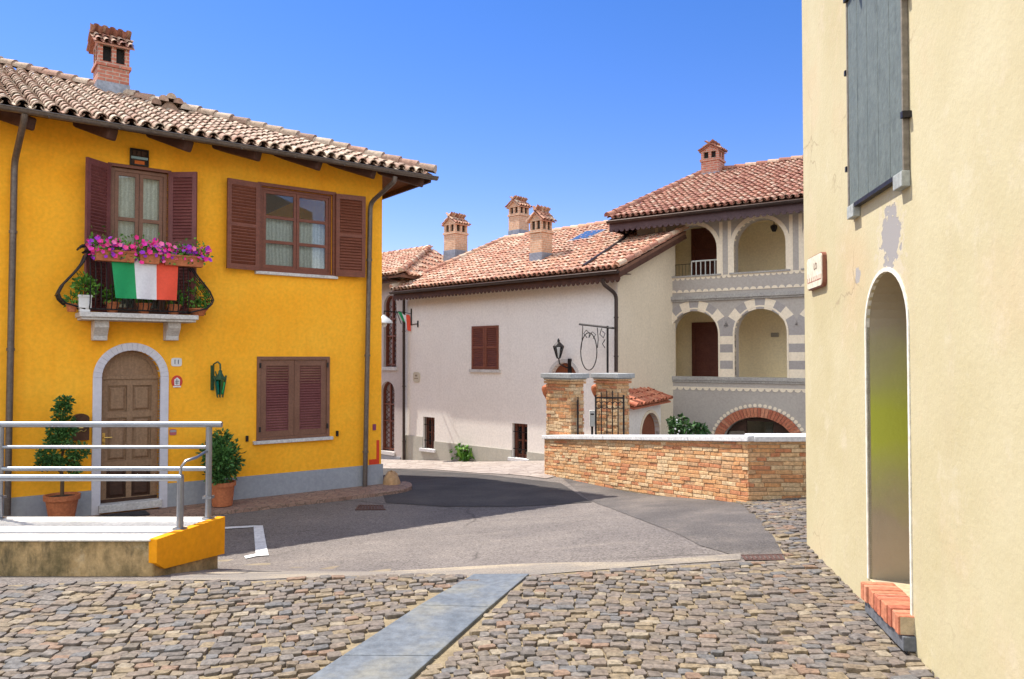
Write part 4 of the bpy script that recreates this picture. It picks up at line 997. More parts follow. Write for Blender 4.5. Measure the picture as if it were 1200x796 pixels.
_a, _b = L.uv(GW.P(0, 0, 0))[1], L.uv(GW.P(1, 0, 0))[1]; GL = _a / (_a - _b) + .15; print('gable length', GL, 'eave h', zg, 'ground', G(*H.P(0,0,0).xy))
m = MB(); m.plate(GW, [(0.002, bz), (GL, bz), (GL, zwg + GL * TG), (0.002, zwg)], [], -.30, 0.002); build('gable_wall', m, BEIGE, gr)
m = MB(); pzg = H.Z(560, 523, .03)
for a, b in ((ULg - .0, lw1[0]), (lw1[1], lw2[0]), (lw2[1], UR)): m.box(H, a, b, bz, pzg + (.1 if a < lw1[0] else 0), .002, .03)
m.box(H, lw1[0], lw1[1], bz, lw1[2] - .06, .002, .03); m.box(H, lw2[0], lw2[1], bz, lw2[2] - .05, .002, .03)
build('plinth', m, plaster('greenish_grey_plinth', (.42, .41, .36), (.48, .46, .40), (.32, .32, .29), .4, .4, .3), gr)
# roof
def hiproof(fr, u0, u1, ov, z, tan, run, hipL, hipR, depth2):
    A, B = fr.P(u0, z, ov), fr.P(u1, z, ov); D, C = fr.P(u0, z, ov - 2 * run), fr.P(u1, z, ov - 2 * run)
    ra = fr.P(u0 + (run if hipL else 0), z + run * tan, ov - run); rb = fr.P(u1 - (run if hipR else 0), z + run * tan, ov - run)
    m = MB(); m.slab([A, B, rb, ra], .08); m.slab([C, D, ra, rb], .08)
    if hipL: m.slab([D, A, ra], .08)
    if hipR: m.slab([B, C, rb], .08)
    return m, A, B, C, D, ra, rb
HL = H.U(459, OG); HR = UR + .42
HIPRUN = RUN
# hip on the left lands where the photo's hip line meets the ridge
RL = plane_hit(H.P(0, zg, OG), gpn, 592, 283.5); hipu = H.uv(RL)[0]
A, B = H.P(HL, zg, OG), H.P(HR, zg, OG); D, C = H.P(HL, zg, OG - 2 * RUN), H.P(HR, zg, OG - 2 * RUN); ra = H.P(hipu, zr, OG - RUN); rb = H.P(HR, zr, OG - RUN)
# the roof stops against the loggia house
_lp = ray(770, 420) * (22.3 / ray(770, 420).y); L = Fr((_lp.x, _lp.y), (.822, -.569)); U0 = L.U(747)
def cutL(p, q):   # where the line p->q meets the loggia front plane
    a, b = L.uv(p)[1], L.uv(q)[1]; return p.lerp(q, a / (a - b))
M_ = cutL(B, rb); v0 = L.P(U0, 0, 0); N_ = V((v0.x, v0.y, (H.P(0, zg, OG).dot(gpn) - v0.x * gpn.x - v0.y * gpn.y) / gpn.z))
print('cut', [tuple(round(k, 2) for k in p) for p in (B, M_, N_, rb)], 'd of N', H.uv(N_)[1], 'ridge d', OG - RUN)
past = H.uv(N_)[1] < OG - RUN
q0, q1 = L.uv(ra), L.uv(rb)
if past: Q_ = cutL(ra, rb); front = [A, B, M_, Q_, ra]
else: Q_ = ra.lerp(rb, (U0 - q0[0]) / (q1[0] - q0[0])); front = [A, B, M_, N_, Q_, ra]
m = MB(); m.slab(front, .08); m.slab([ra, Q_, Q_ - H.n * RUN * .8 + V((0, 0, -RUN * .8 * TG)), D], .08); m.slab([D, A, ra], .08)
roof = build('roof', m, DECK, gr)
sl = (-H.n + V((0, 0, TG))).normalized(); k = math.hypot(1, TG); Wd = HR - HL
t = MB(); tiles(t, A, H.u, sl, [((p - A).dot(H.u), (p - A).dot(sl)) for p in front], .185, .33, .078)
nl = (ra - A).cross(D - A).normalized(); eL = (D - A).normalized(); sL = nl.cross(eL); sL = sL if sL.z > 0 else -sL
Ll = (D - A).length; hh = (ra - A).dot(sL); aa = (ra - A).dot(eL); tiles(t, A, eL, sL, [(0, 0), (Ll, 0), (aa, hh)], .185, .33, .078)
caprow(t, A + V((0, 0, .12)), ra + V((0, 0, .12)), .10); caprow(t, ra + V((0, 0, .11)), Q_ + V((0, 0, .11)), .10)
caprow(t, B + V((0, 0, .09)) - H.u * .06, M_ + V((0, 0, .09)) - H.u * .06, .085)
build('roof_tiles', t, TILEG, roof, smooth=True, recalc=False)
# eave: boards with a scalloped edge, gutter, verge
m = MB(); n = int((HR - HL) / .16)
pts = [(HL + .02, zg - .08), (HL + .02, zg - .26)]
for i in range(n):
    u = HL + .02 + (HR - HL - .04) * (i + .5) / n; w = (HR - HL - .04) / n / 2
    pts += [(u - w * .9, zg - .26), (u - w * .5, zg - .315), (u, zg - .335), (u + w * .5, zg - .315), (u + w * .9, zg - .26)]
pts += [(HR - .02, zg - .26), (HR - .02, zg - .08)]
m.plate(H, pts, [], OG - .07, OG - .045); m.box(H, HL + .02, HR - .02, zg - .10, zg - .085, -.05, OG - .072); build('scalloped_fascia', m, BEAM, gr)
m = MB(); m.bar(B + V((0, 0, -.12)) - H.u * .03, M_ + V((0, 0, -.12)) - H.u * .03, .05, .20)
for i in range(4):
    p = B.lerp(M_, (i + .5) / 4) + V((0, 0, -.14)); m.bar(p - H.u * .42, p - H.u * .03, .10, .10)
build('verge_board', m, BEAM, gr)
build('gutter', gutter(H, HL, HR, zg - .05, OG + .05, .07), DARKGUT, gr, smooth=True, recalc=False)
pipe(H, [(706, 327, OG + .05), (707, 333, OG), (722, 345, .10), (722, 436, .10)], .05, DARKGUT, gr, 2)
pipe(H, [(473, 343, .35), (473.3, 350, .12), (473.3, 543, .08)], .05, DARKGUT, gr, 3)
# windows
uc = (gw[0] + gw[1]) / 2
for a, b in ((gw[0], uc - .003), (uc + .003, gw[1])): build('shutter', louvre(H, a, b, gw[2], gw[3], -.03, .05, .08, .08, .06), WOODR, gr)
q = MB(); q.box(H, gw[0] - .08, gw[1] + .08, gw[2] - .09, gw[2] - .002, -.2, .06); build('window_sill', q, STONE, gr)
for w_ in (lw1, lw2):
    wn = window(gr, H, *w_, -.14, 2, WOODR, cur=False)
    q = MB(); q.box(H, w_[0], w_[1], w_[2], w_[3], -.34, -.30); build('inner_blind', q, WOODF, wn)
    q = MB(); nb = 5
    for i in range(nb): u = w_[0] + (w_[1] - w_[0]) * (i + .5) / nb; q.tube([H.P(u, w_[2], -.06), H.P(u, w_[3], -.06)], .012, 6)
    for f_ in (.25, .75): z = w_[2] + (w_[3] - w_[2]) * f_; q.box(H, w_[0], w_[1], z - .012, z + .012, -.065, -.055)
    build('window_bars', q, IRON, wn)
    q = MB(); q.box(H, w_[0] - .10, w_[1] + .10, w_[2] - .10, w_[2] - .001, -.2, .09); build('window_sill', q, WHITESTONE, gr, bevel=.006)
q = MB(); q.plate(H, arch(ad[0] + .01, ad[1] - .01, adz - 2.39, adz - .01), [], -.2, -.14); dd = build('arched_door', q, mat('red_brown_door_wood', [(.20, .06, .03), (.27, .09, .045)], 5, .5, .2, 40, stretch=(6, 6, 1)), gr)
q = MB(); archband(q, H, ad[0], ad[1], adz - 2.4, adz, .10, -.1, .02); build('door_arch', q, STONE, gr)
# skylight
cs = [plane_hit(H.P(0, zg, OG), gpn, px, py) for px, py in ((667, 287), (690, 284), (712, 273), (688, 275))]
q = MB(); nn = gpn; pp = [c + nn * .13 for c in cs]; q.add([c for c in cs] + pp, [(4, 5, 6, 7), (0, 1, 5, 4), (1, 2, 6, 5), (2, 3, 7, 6), (3, 0, 4, 7)]); sk = build('skylight', q, LEAD, roof)
cen = sum(pp, V((0, 0, 0))) / 4; q = MB(); pi = [cen + (p - cen) * .84 + nn * .012 for p in pp]; q.add(pi, [(0, 1, 2, 3)])
mm, nt, b, tc = newmat('skylight_glass'); b.inputs['Base Color'].default_value = (.05, .08, .13, 1); b.inputs['Roughness'].default_value = .05; b.inputs['Specular IOR Level'].default_value = 1.0; build('pane', q, mm, sk)
# chimneys
def ch(px, pyb, pyt, wpx, behind=0, **k):
    p = plane_hit(H.P(0, zg, OG), gpn, px, pyb); u, d = H.uv(p); zb = p.z; s = p.y / F
    if behind:
        d = OG - RUN - behind; p = H.P(u, zr - behind * TG, d); r = ray(px, 398); 
        q = plane_hit(H.P(0, 0, d), H.n, px, pyb); u, zb = H.uv(q)[0], q.z; s = q.y / F
    chimney(roof, H, (u, d), wpx * s, wpx * s, zb, zb + (pyb - pyt) * s, CHBRICK2, TILEG, flash=.17 * (pyb - pyt) * s if not behind else .25, gable='n', cap=.36 * (pyb - pyt) * s, oh=.07)
ch(534, 302, 256, 19.5); ch(634, 307, 249, 18.5); ch(608, 278, 236, 17, behind=.9)

# ================================================================== OLDER HOUSE to the left, mostly hidden
an = thing('corner_shop_house', H.P(ULg - 2, -1.9, 0), 'pinkish house with arched barred windows squeezed between the yellow and grey houses', 'house')
OA = .55; za = H.Z(452, 324, OA); u0, u1 = H.U(330), ULg - .002; TA = .40
apn = (H.n * TA + V((0, 0, 1))).normalized(); rk = plane_hit(H.P(0, za, OA), apn, 503, 294); RA = OA - H.uv(rk)[1]; zra = rk.z; ure = H.uv(rk)[0]
zwa = za + OA * TA - .1
ww1 = (H.U(449.5), H.U(464.5), H.Z(457, 430), H.Z(457, 346)); ww2 = (H.U(446.5), H.U(462.5), H.Z(455, 529), H.Z(455, 447))
m = MB(); m.plate(H, [(u0, bz), (u1, bz), (u1, zwa), (u0, zwa)], [arch(*ww1), arch(*ww2)], -.35, .001); m.box(H, u0, u0 + .3, bz, zwa, -2 * RA + 2 * OA, -.36)
build('wall', m, plaster('pinkish_render', (.50, .44, .42), (.56, .50, .47), (.40, .35, .33), .3, .2, .2), an)
m = MB(); m.box(H, u0, u1 - .08, bz, H.Z(455, 534, .03), .002, .03); build('plinth', m, PLINTH, an)
LATT = mat('lattice_window', [(.10, .10, .12), (.35, .34, .38)], 30, .6, .2, 40)
for w_ in (ww1, ww2):
    q = MB(); archband(q, H, w_[0] + .05, w_[1] - .05, w_[2], w_[3] - .05, .05, -.2, -.1); uc = (w_[0] + w_[1]) / 2; q.box(H, uc - .03, uc + .03, w_[2], w_[3] - .04, -.19, -.11)
    for f_ in (.02, .42, .66): z = w_[2] + (w_[3] - w_[2]) * f_; q.box(H, w_[0] + .05, w_[1] - .05, z, z + .05, -.185, -.115)
    wn = build('arched_window', q, WOODR, an)
    q = MB(); q.plate(H, arch(w_[0] + .04, w_[1] - .04, w_[2], w_[3] - .04), [], -.24, -.22); build('backing', q, solid('pale_blind', (.42, .42, .46)), wn)
    q = MB()   # iron lattice
    n = 12
    for i in range(n):
        z = w_[2] + (w_[3] - w_[2] - .3) * i / n; h_ = (w_[3] - w_[2] - .3) / n
        for a, b in ((w_[0] + .05, uc - .03), (uc + .03, w_[1] - .05)):
            q.tube([H.P(a, z, -.2), H.P(b, z + h_, -.2)], .014, 4); q.tube([H.P(b, z, -.2), H.P(a, z + h_, -.2)], .014, 4)
    build('lattice', q, WOODP, wn)
    q = MB(); q.box(H, w_[0] - .06, w_[1] + .06, w_[2] - .12, w_[2] - .002, -.2, .06); build('window_sill', q, STONE, an)
A = H.P(u0 - .3, za, OA); W = ure - (u0 - .3); ue = HL + .55
B = H.P(ue, za, OA); rb = H.P(ure, zra, OA - RA); ra = H.P(u0 - .3, zra, OA - RA); bk = H.P(ure + 1.0, za, OA - 2 * RA); ak = H.P(u0 - .3, za, OA - 2 * RA)
m = MB(); m.slab([A, B, rb, ra], .08); m.slab([bk, ak, ra, rb], .08); m.slab([B, bk, rb], .08); roof2 = build('roof', m, DECK, an)
t = MB(); sa = (-H.n + V((0, 0, TA))).normalized(); k = math.hypot(1, TA); tiles(t, A, H.u, sa, [(0, 0), (ue - u0 + .3, 0), (ure - u0 + .3, RA * k), (0, RA * k)], .185, .33, .078)
eB = (bk - B).normalized(); nB = (rb - B).cross(eB).normalized(); sB = nB.cross(eB); sB = sB if sB.z > 0 else -sB
tiles(t, B, eB, sB, [(0, 0), ((bk - B).length, 0), ((rb - B).dot(eB), (rb - B).dot(sB))], .185, .33, .078)
caprow(t, B + V((0, 0, .12)), rb + V((0, 0, .12)), .10); caprow(t, rb + V((0, 0, .11)), ra + V((0, 0, .11)), .10); build('roof_tiles', t, TILEG, roof2, smooth=True, recalc=False)
build('gutter', gutter(H, u0 - .3, ULg - .1, za - .05, OA + .05, .07), DARKGUT, an, smooth=True, recalc=False)
m = MB(); m.box(H, u0, ULg - .1, za - .22, za - .07, OA - .06, OA - .03); m.box(H, u0, ULg - .1, za - .12, za - .09, -.02, OA - .061); build('eave_board', m, BEAM, an)

# ---- small things on the grey walls
p = H.P(*H.hit(450, 375, .9), .9); t = thing('street_lamp', H.P(*H.hit(458, 366, 0), 0), 'white bell street lamp on an iron arm beside the yellow corner', 'street lamp')
q = MB(); u, z = H.hit(450, 371, .9); q.tube([H.P(H.U(470, .02), z + .18, .02), H.P(u, z + .18, .9)], .02, 6); q.tube([H.P(u, z + .18, .9), H.P(u, z, .9)], .018, 6); q.tube([H.P(H.U(470, .02), z - .2, .02), H.P(u + .3, z + .18, .62)], .014, 6); build('arm', q, IRON, t)
q = MB(); q.lathe(H.P(u, z, .9), [(.30, -.22), (.26, -.14), (.12, -.02), (.05, .03), (.04, .06)], 20); build('shade', q, solid('white_lamp_enamel', (.7, .72, .74), .3), t, smooth=True)
q = MB(); q.ball(H.P(u, z - .26, .9), .10, 12, 8); build('bulb', q, solid('white_bulb', (.75, .75, .72), .3), t, smooth=True)
# little tricolour pennant
t = thing('hanging_pennant', H.P(*H.hit(481, 372, 0), 0), 'small green, white and red pennant on a wall bracket by the grey corner downpipe', 'flag')
u, z = H.hit(481, 366, .05); q = MB(); q.box(H, u - .02, u + .02, z - .45, z + .12, .001, .03); q.tube([H.P(u, z - .05, .03), H.P(u - .42, z + .04, .25)], .012, 6); q.tube([H.P(u + .05, z - .42, .02), H.P(u + .35, z - .40, .02)], .012, 6); q.box(H, u + .33, u + .37, z - .52, z - .3, .001, .03); build('bracket', q, IRON, t)
q = MB(); N = 12; vs = []
for i in range(N + 1):
    s = i / N; vs += [H.P(u - .44 + .42 * s, z + .04 - .18 * s + .03 * math.sin(s * 9), .25 - .2 * s), H.P(u - .22 + .24 * s, z - .28 - .40 * s + .05 * math.sin(s * 7), .22 - .16 * s + .03 * math.sin(s * 12))]
q.add(vs, [(2 * i, 2 * i + 2, 2 * i + 3, 2 * i + 1) for i in range(N)]); q.m = [0 if i < 4 else (1 if i < 8 else 2) for i in range(N)]
build('cloth', q, [bpy.data.materials['flag_green'], bpy.data.materials['flag_white'], bpy.data.materials['flag_red']], t, recalc=False)
u, z = H.hit(488.5, 442); q = MB(); n = 20; q.plate(H, [(u + .17 * math.copysign(abs(math.cos(a)) ** .5, math.cos(a)), z + .17 * math.copysign(abs(math.sin(a)) ** .5, math.sin(a))) for a in [2 * PI * i / n for i in range(n)]], [], .001, .03)
t = thing('wall_plaque', H.P(u, z, 0), 'small cream plaque on the grey wall near its left end', 'plaque'); build('plate', q, solid('cream_plaque', (.58, .52, .40)), t, bevel=.006)
q = MB(); q.plate(H, rect(u - .10, u + .10, z - .06, z - .03), [], .031, .034); q.plate(H, rect(u - .06, u + .06, z + .02, z + .08), [], .031, .034); build('relief', q, solid('plaque_brown', (.28, .22, .15)), t)
# black lantern
u, z = H.hit(654.5, 411, .35); t = thing('wall_lantern', H.P(u, z - .4, 0), 'black four-sided lantern on the grey wall above the arched door', 'lantern')
q = MB(); c = H.P(u, z, .35); q.lathe(c, [(.05, -.22), (.055, -.2)], 6); q.lathe(c, [(.15, .10), (.155, .12), (.08, .20), (.03, .24), (.04, .27), (.005, .34)], 6)
for i in range(6): a = 2 * PI * i / 6; q.bar(c + V((.052 * math.cos(a), .052 * math.sin(a), -.2)), c + V((.145 * math.cos(a), .145 * math.sin(a), .11)), .018, .018)
q.tube([c + V((0, 0, -.2)), H.P(u + .02, z - .36, .33), H.P(u + .10, z - .46, .15), H.P(u + .12, z - .48, .02)], .02, 6); q.box(H, u + .06, u + .18, z - .62, z - .22, .001, .03); build('frame', q, IRON, t, smooth=True)
q = MB(); q.lathe(c, [(.047, -.2), (.138, .10)], 6, cap=False); build('glass', q, GLASS, t)
# wrought iron sign
t = thing('hanging_sign', H.P(*H.hit(711, 436, .5), .5), 'wrought iron scroll sign frame hanging beside the downpipe of the grey house', 'sign')
DS = .55
def hp(px, py): return H.P(*H.hit(px, py, DS), DS)
q = MB(); q.tube([hp(679, 380), hp(718, 384.5)], .03, 6); q.tube([hp(712, 382), hp(712, 440)], .03, 6); q.tube([hp(718, 384.5), H.P(H.U(721, .02), H.Z(721, 385, .02), .02)], .025, 6)
cu = [hp(690 + 9.5 * math.cos(a), 412 + 22 * math.sin(a)) for a in [2 * PI * i / 24 for i in range(25)]]; q.tube(cu, .014, 5)
for a in ([(683, 381), (682, 400), (681, 410)], [(700, 384), (701, 398), (700, 408)], [(688, 396), (684, 391), (687, 387), (691, 391), (690, 396)], [(690, 396), (694, 389), (698, 392), (695, 397)], [(705, 385), (703, 392), (707, 396), (709, 391), (706, 388)], [(709, 398), (706, 403), (709, 408)]): q.tube([hp(*p) for p in a], .011, 5)
build('frame', q, IRON, t, smooth=True)
# weed at the wall foot
p = H.P(H.U(544, .12), 0, .12); p.z = G(p.x, p.y); t = thing('weed_plant', p, 'bright green weed growing at the foot of the grey wall', 'plant')
q = MB()
for i in range(26):
    a = R.uniform(0, 2 * PI); q.leaf(p + V((R.uniform(-.15, .15), R.uniform(-.15, .15), 0)), V((math.cos(a) * .6, math.sin(a) * .6, 1.1)), rvec(), R.uniform(.3, .62), .06)
for i in range(80): q.leaf(p + H.u * R.gauss(-.1, .22) + V((0, 0, R.uniform(.05, .5))), rvec(), rvec(), .16, .045)
build('leaves', q, LEAFL, t, recalc=False)
# pale paving in front of the grey house
pv = pxpoly([(440, 549), (500, 550), (560, 555), (640, 561.5), (662, 556)]) + [tuple(H.P(UR + 1.5, 0, .05)), tuple(H.P(ULg - 5, 0, .05)), tuple(H.P(ULg - 5, 0, 3.5))]
struct('stone_paving', poly_sheet(pv, .012, .3), PALEPAVE, 'pale pink stone paving in front of the grey house', 'paving')

# ================================================================== BRICK GARDEN WALL
A = ghit(877, 590); B = ghit(638, 556)
print('brick wall', A, B)
K = Fr(B.xy, (A.x - B.x, A.y - B.y)); KL = math.hypot(A.x - B.x, A.y - B.y)
capA = plane_hit(V((A.x, A.y, 0)), K.n, 877, 511.5); capB = plane_hit(V((A.x, A.y, 0)), K.n, 640, 511)
za_, zb_ = capA.z, capB.z
kt = thing('brick_garden_wall', (A.x, A.y, A.z), 'low rough brick wall with a white stone coping', 'wall')
topz = lambda u: zb_ + (za_ - zb_) * u / KL - .075
basez = lambda u: (lambda p: G(p.x, p.y) - .05)(K.P(u, 0, 0))
b0, b1 = basez(0), basez(KL); bl_ = lambda u: b0 + (b1 - b0) * u / KL - .03
TH = .34; P = K.P
core = MB(); core.hexa([P(.01, b0 - .5, -.014), P(KL - .014, b1 - .5, -.014), P(KL - .014, b1 - .5, -TH), P(.01, b0 - .5, -TH), P(.01, topz(0), -.014), P(KL - .014, topz(KL), -.014), P(KL - .014, topz(KL), -TH), P(.01, topz(0), -TH)])
X = Fr((A.x, A.y), (1, 0.02)); XL = 4.0; ztx = topz(KL)
core.box(X, .03, XL, b1 - .6, ztx - .002, -.33, -.014)
build('mortar_core', core, MORTAR, kt)
bk = MB(); bricks(bk, K, 0, KL, bl_, lambda u: topz(u) - bl_(u), 0, .27, .050, .009, .06, .007)
bricks(bk, X, 0, XL, lambda u: b1 - .08, lambda u: ztx - b1 + .08, 0, .27, .050, .009, .06, .007)
KE = Fr(K.P(0, 0, -TH).xy, (K.n.x, K.n.y)); bricks(bk, KE, 0, TH, lambda u: b0 - .03, lambda u: topz(0) - b0 + .03, 0)
build('brick_courses', bk, BRICKW, kt, recalc=False)
cp = MB(); n = 5
for i in range(n):
    a, b = KL * i / n - (.04 if i == 0 else 0), KL * (i + 1) / n - .006 + (.06 if i == n - 1 else 0); o_ = .05
    cp.hexa([P(a, topz(a) + .002, o_), P(b, topz(b) + .002, o_), P(b, topz(b) + .002, -TH - .05), P(a, topz(a) + .002, -TH - .05), P(a, topz(a) + .08, o_), P(b, topz(b) + .08, o_), P(b, topz(b) + .08, -TH - .05), P(a, topz(a) + .08, -TH - .05)])
for i in range(3):
    a, b = .075 + (XL - .07) * i / 3, .07 + (XL - .07) * (i + 1) / 3 - .006; cp.box(X, a, b, ztx + .002, ztx + .078, -.38, .05)
build('coping', cp, WHITESTONE, kt, bevel=.012)
# ---- gate pillars
CAPST = mat('blue_grey_cap_stone', [(.30, .32, .33), (.42, .43, .43)], 4, .8, .4, 40)
def pillar(px0, px1, pyt, y, lab, wd, dp):
    c = ray((px0), 420) * (y / ray(px0, 420).y); f = Fr((c.x, c.y), (.68, -.733)); zt_ = (EYE + ray(px0, pyt) * (y / ray(px0, pyt).y)).z
    g0 = min(G(c.x, c.y), G(*f.P(wd, 0, 0).xy)) - .1
    t = thing('gate_pillar', V((c.x, c.y, g0 + .1)), lab, 'gate pillar', 'brick gate pillars')
    q = MB(); q.box(f, .014, wd - .014, g0 - .3, zt_ - .13, -dp + .014, -.014); build('core', q, MORTAR, t)
    q = MB(); hgt = zt_ - .16 - g0
    for fr_, L in ((f, wd), (Fr(f.P(wd, 0, 0).xy, (-f.n.x, -f.n.y)), dp), (Fr(f.P(0, 0, -dp).xy, (f.n.x, f.n.y)), dp)): bricks(q, fr_, 0, L, lambda u: g0, lambda u: hgt, 0, .25, .062, .012, .06, .012)
    for zz in (zt_ - .22, zt_ - .155): q.box(f, -.035, wd + .035, zz, zz + .05, -dp - .035, .035)
    build('brick_courses', q, BRICKW, t, recalc=False)
    q = MB(); q.box(f, -.09, wd + .09, zt_ - .10, zt_, -dp - .09, .09); q.box(f, -.05, wd + .05, zt_ - .125, zt_ - .102, -dp - .05, .05); build('cap', q, CAPST, t, bevel=.01)
    return f, zt_, g0
f1, zt1, g1 = pillar(640, 675, 437.5, 17.0, 'broad brick gate pillar at the left end of the white coping', .74, .42)
f2, zt2, g2 = pillar(698, 727, 437.5, 17.6, 'brick gate pillar seen through the iron bars behind the white coping', .64, .42)
for f, wd, lab in ((f1, -.06, 'small terracotta shade lamp on the left side of the broad gate pillar'), (f2, -.06, 'small terracotta shade lamp on the pillar behind the iron bars')):
    z = (zt1 if f is f1 else zt2) - .38; c = f.P(wd, z, -.1); t = thing('pillar_lamp', c, lab, 'lamp', 'lamps on the gate pillars')
    q = MB(); q.lathe(c, [(.03, -.20), (.10, -.08), (.13, .02), (.12, .08), (.04, .13), (.01, .14)], 14); build('shade', q, TERRA, t, smooth=True)
    q = MB(); q.tube([c + V((0, 0, -.2)), c + V((0, 0, -.32))], .015, 6); q.tube([c, f.P(.02, z, -.1)], .02, 6); build('bracket', q, IRON, t)
# gate leaves, swung open
def gate(fr, u0, u1, z0, z1, lab, n):
    t = thing('iron_gate', fr.P(u0, z0, 0), lab, 'gate', 'open iron gate leaves'); q = MB()
    for i in range(n + 1): u = u0 + (u1 - u0) * i / n; q.tube([fr.P(u, z0, 0), fr.P(u, z1 + .10 * math.sin(PI * i / n), 0)], .022 if i in (0, n) else .013, 6)
    build('bars', q, IRON, t)
    for z in (z0 + .1, (z0 + z1) / 2, z1 - .06):
        q = MB(); q.box(fr, u0, u1, z - .018, z + .018, -.012, .012); build('rail', q, IRON, t)
    q = MB()
    for i in range(n): u = u0 + (u1 - u0) * (i + .5) / n; r = (u1 - u0) / n * .5; q.tube([fr.P(u + r * math.cos(a), z1 - .06 - .16 + r * 1.3 * math.sin(a), 0) for a in [2 * PI * k / 10 for k in range(11)]], .010, 5)
    build('scrollwork', q, IRON, t)
def py_z(px, py, y): return (EYE + ray(px, py) * (y / ray(px, py).y)).z
gf = Fr((ray(698, 420) * (16.7 / ray(698, 420).y)).xy, (1, -.1)); gate(gf, 0, .60, g2 + .05, py_z(700, 463, 16.7), 'iron gate leaf standing in front of the right gate pillar', 5)
gf = Fr((ray(677, 420) * (16.4 / ray(677, 420).y)).xy, (.12, 1)); gate(gf, 0, .8, g1 + .05, py_z(677, 468, 16.5), 'iron gate leaf swung edge-on beside the broad gate pillar', 6)
# intercom post
c = ray(694, 420) * (17.2 / ray(694, 420).y); f = Fr((c.x, c.y), (1, 0)); z = py_z(694, 500, 17.2)
t = thing('letter_box', V((c.x, c.y, G(c.x, c.y))), 'slim white letter box between the gate pillars', 'letter box'); q = MB(); q.box(f, -.06, .06, z, z + .36, -.1, .0); build('box', q, solid('white_box', (.66, .66, .62)), t, bevel=.008); q = MB(); q.box(f, -.04, .04, z + .26, z + .29, .001, .006); build('slot', q, IRON, t); q = MB(); q.tube([f.P(0, G(c.x, c.y) - .1, -.05), f.P(0, z, -.05)], .025, 8); build('post', q, IRON, t)

# ================================================================== LOGGIA HOUSE
lp = ray(770, 420) * (22.3 / ray(770, 420).y); L = Fr((lp.x, lp.y), (.822, -.569))
lg = thing('loggia_house', L.P(0, -1.9, 0), 'taupe house with two storeys of arched loggias and striped pillars', 'house')
OL = .75; zl = L.Z(828, 245, OL); TL = .42; U0 = L.U(747); U1 = L.U(945) + 5
lpn = (L.n * TL + V((0, 0, 1))).normalized(); rk = plane_hit(L.P(0, zl, OL), lpn, 935, 190.5); RL_ = OL - L.uv(rk)[1]; zrl = rk.z
hu = L.uv(plane_hit(L.P(0, zl, OL), lpn, 825, 206))[0]; EL = L.U(713, OL)
print('loggia', 'eave', zl, 'run', RL_, 'hip u', hu - EL)
def lrect(p, d=0): x0, x1, y0, y1 = p; xm = (x0 + x1) / 2; return (L.U(x0, d), L.U(x1, d), L.Z(xm, y1, d), L.Z(xm, y0, d))
upA = lrect((784.5, 841, 264, 322)); upB = lrect((861, 922, 255.5, 318.5)); sp_u = upB[0] - upA[0]
upC = (upB[0] + sp_u, upB[1] + sp_u, (upA[2] + upB[2]) / 2, (upA[3] + upB[3]) / 2)
zt_u = (upA[3] + upB[3]) / 2; zs_u = (upA[2] + upB[2]) / 2
loA = lrect((786, 842, 363, 441.5)); loB = lrect((861, 922.5, 359, 442.5)); zt_l = (loA[3] + loB[3]) / 2; zs_l = (loA[2] + loB[2]) / 2
ups = [(upA[0], upA[1]), (upB[0], upB[1]), (upC[0], upC[1])]; los = [(loA[0], loA[1]), (loB[0], loB[1]), (loB[0] + sp_u, loB[1] + sp_u)]
print('loggia z', zs_l, zt_l, zs_u, zt_u)
ru = .62; rl_ = None
zwl = zl + .10; bzl = -3.2
ba = (L.U(846), L.U(931)); baz = L.Z(889, 489); 
m = MB(); holes = [arch(a, b, zs_u, zt_u, min((b - a) / 2, .72)) for a, b in ups] + [arch(a, b, zs_l, zt_l, min((b - a) / 2, .80)) for a, b in los] + [arch(ba[0], ba[1], bzl + .4, baz, .75)]
m.plate(L, [(U0, bzl), (U1, bzl), (U1, zwl), (U0, zwl)], holes, -.35, 0); LD = 2 * RL_ - 2 * OL
m.box(L, U0, U0 + .3, bzl, zwl, -LD, -.3505)
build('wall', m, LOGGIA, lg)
m = MB(); m.box(L, U0 + .3005, U1, bzl, zwl, -2.3, -2.15)
for z in (zs_l - .25, zs_u - .25): m.box(L, U0 + .3005, U1, z, z + .2, -2.149, -.3505)
m.box(L, U0 + .3005, U1, zwl - .1, zwl, -2.149, -.3505)
m.box(L, U0 + .3005, U0 + .32, zs_l, zwl - .1, -2.149, -.351)
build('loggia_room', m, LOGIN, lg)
# red brown doors on the inner wall
DW = mat('dark_red_door_wood', [(.11, .032, .022), (.15, .048, .032)], 5, .5, .2, 40)
for (x0, x1, yt, yb_) in ((811, 842, 268, 330), (811, 843, 378, 446)):
    u0, u1 = L.U(x0, -2.1), L.U(x1, -2.1); z1 = L.Z(820, yt, -2.1); z0 = (zs_u if yt < 300 else zs_l) - .04
    q = MB(); q.plate(L, rect(u0, u1, z0, z1), [rect(u0 + .10, u1 - .10, z0 + .15 + i * (z1 - z0 - .2) / 3, z0 + .05 + (i + 1) * (z1 - z0 - .2) / 3) for i in range(3)], -2.148, -2.08); dd = build('door', q, DW, lg)
    q = MB(); q.box(L, u0 + .1, u1 - .1, z0 + .1, z1 - .1, -2.145, -2.11); build('door_panel', q, DW, dd)
# painted / raised trims
tr = MB()
for a, b in ups:
    archband(tr, L, a, b, zs_u, zt_u, .11, -.12, .02, min((b - a) / 2, .72), z_leg=zs_u - .06)
for a, b in los: archband(tr, L, a, b, zs_l, zt_l, .045, -.12, .022, min((b - a) / 2, .80), z_leg=zs_l)
mids = [(U0 + upA[0]) / 2 + .25] + [(ups[i][1] + ups[i + 1][0]) / 2 for i in range(2)]
for c in mids:
    for s_ in (-1, 1): tr.box(L, c + s_ * .12 - .045, c + s_ * .12 + .045, zs_u - .06, zl - .25, .001, .018)
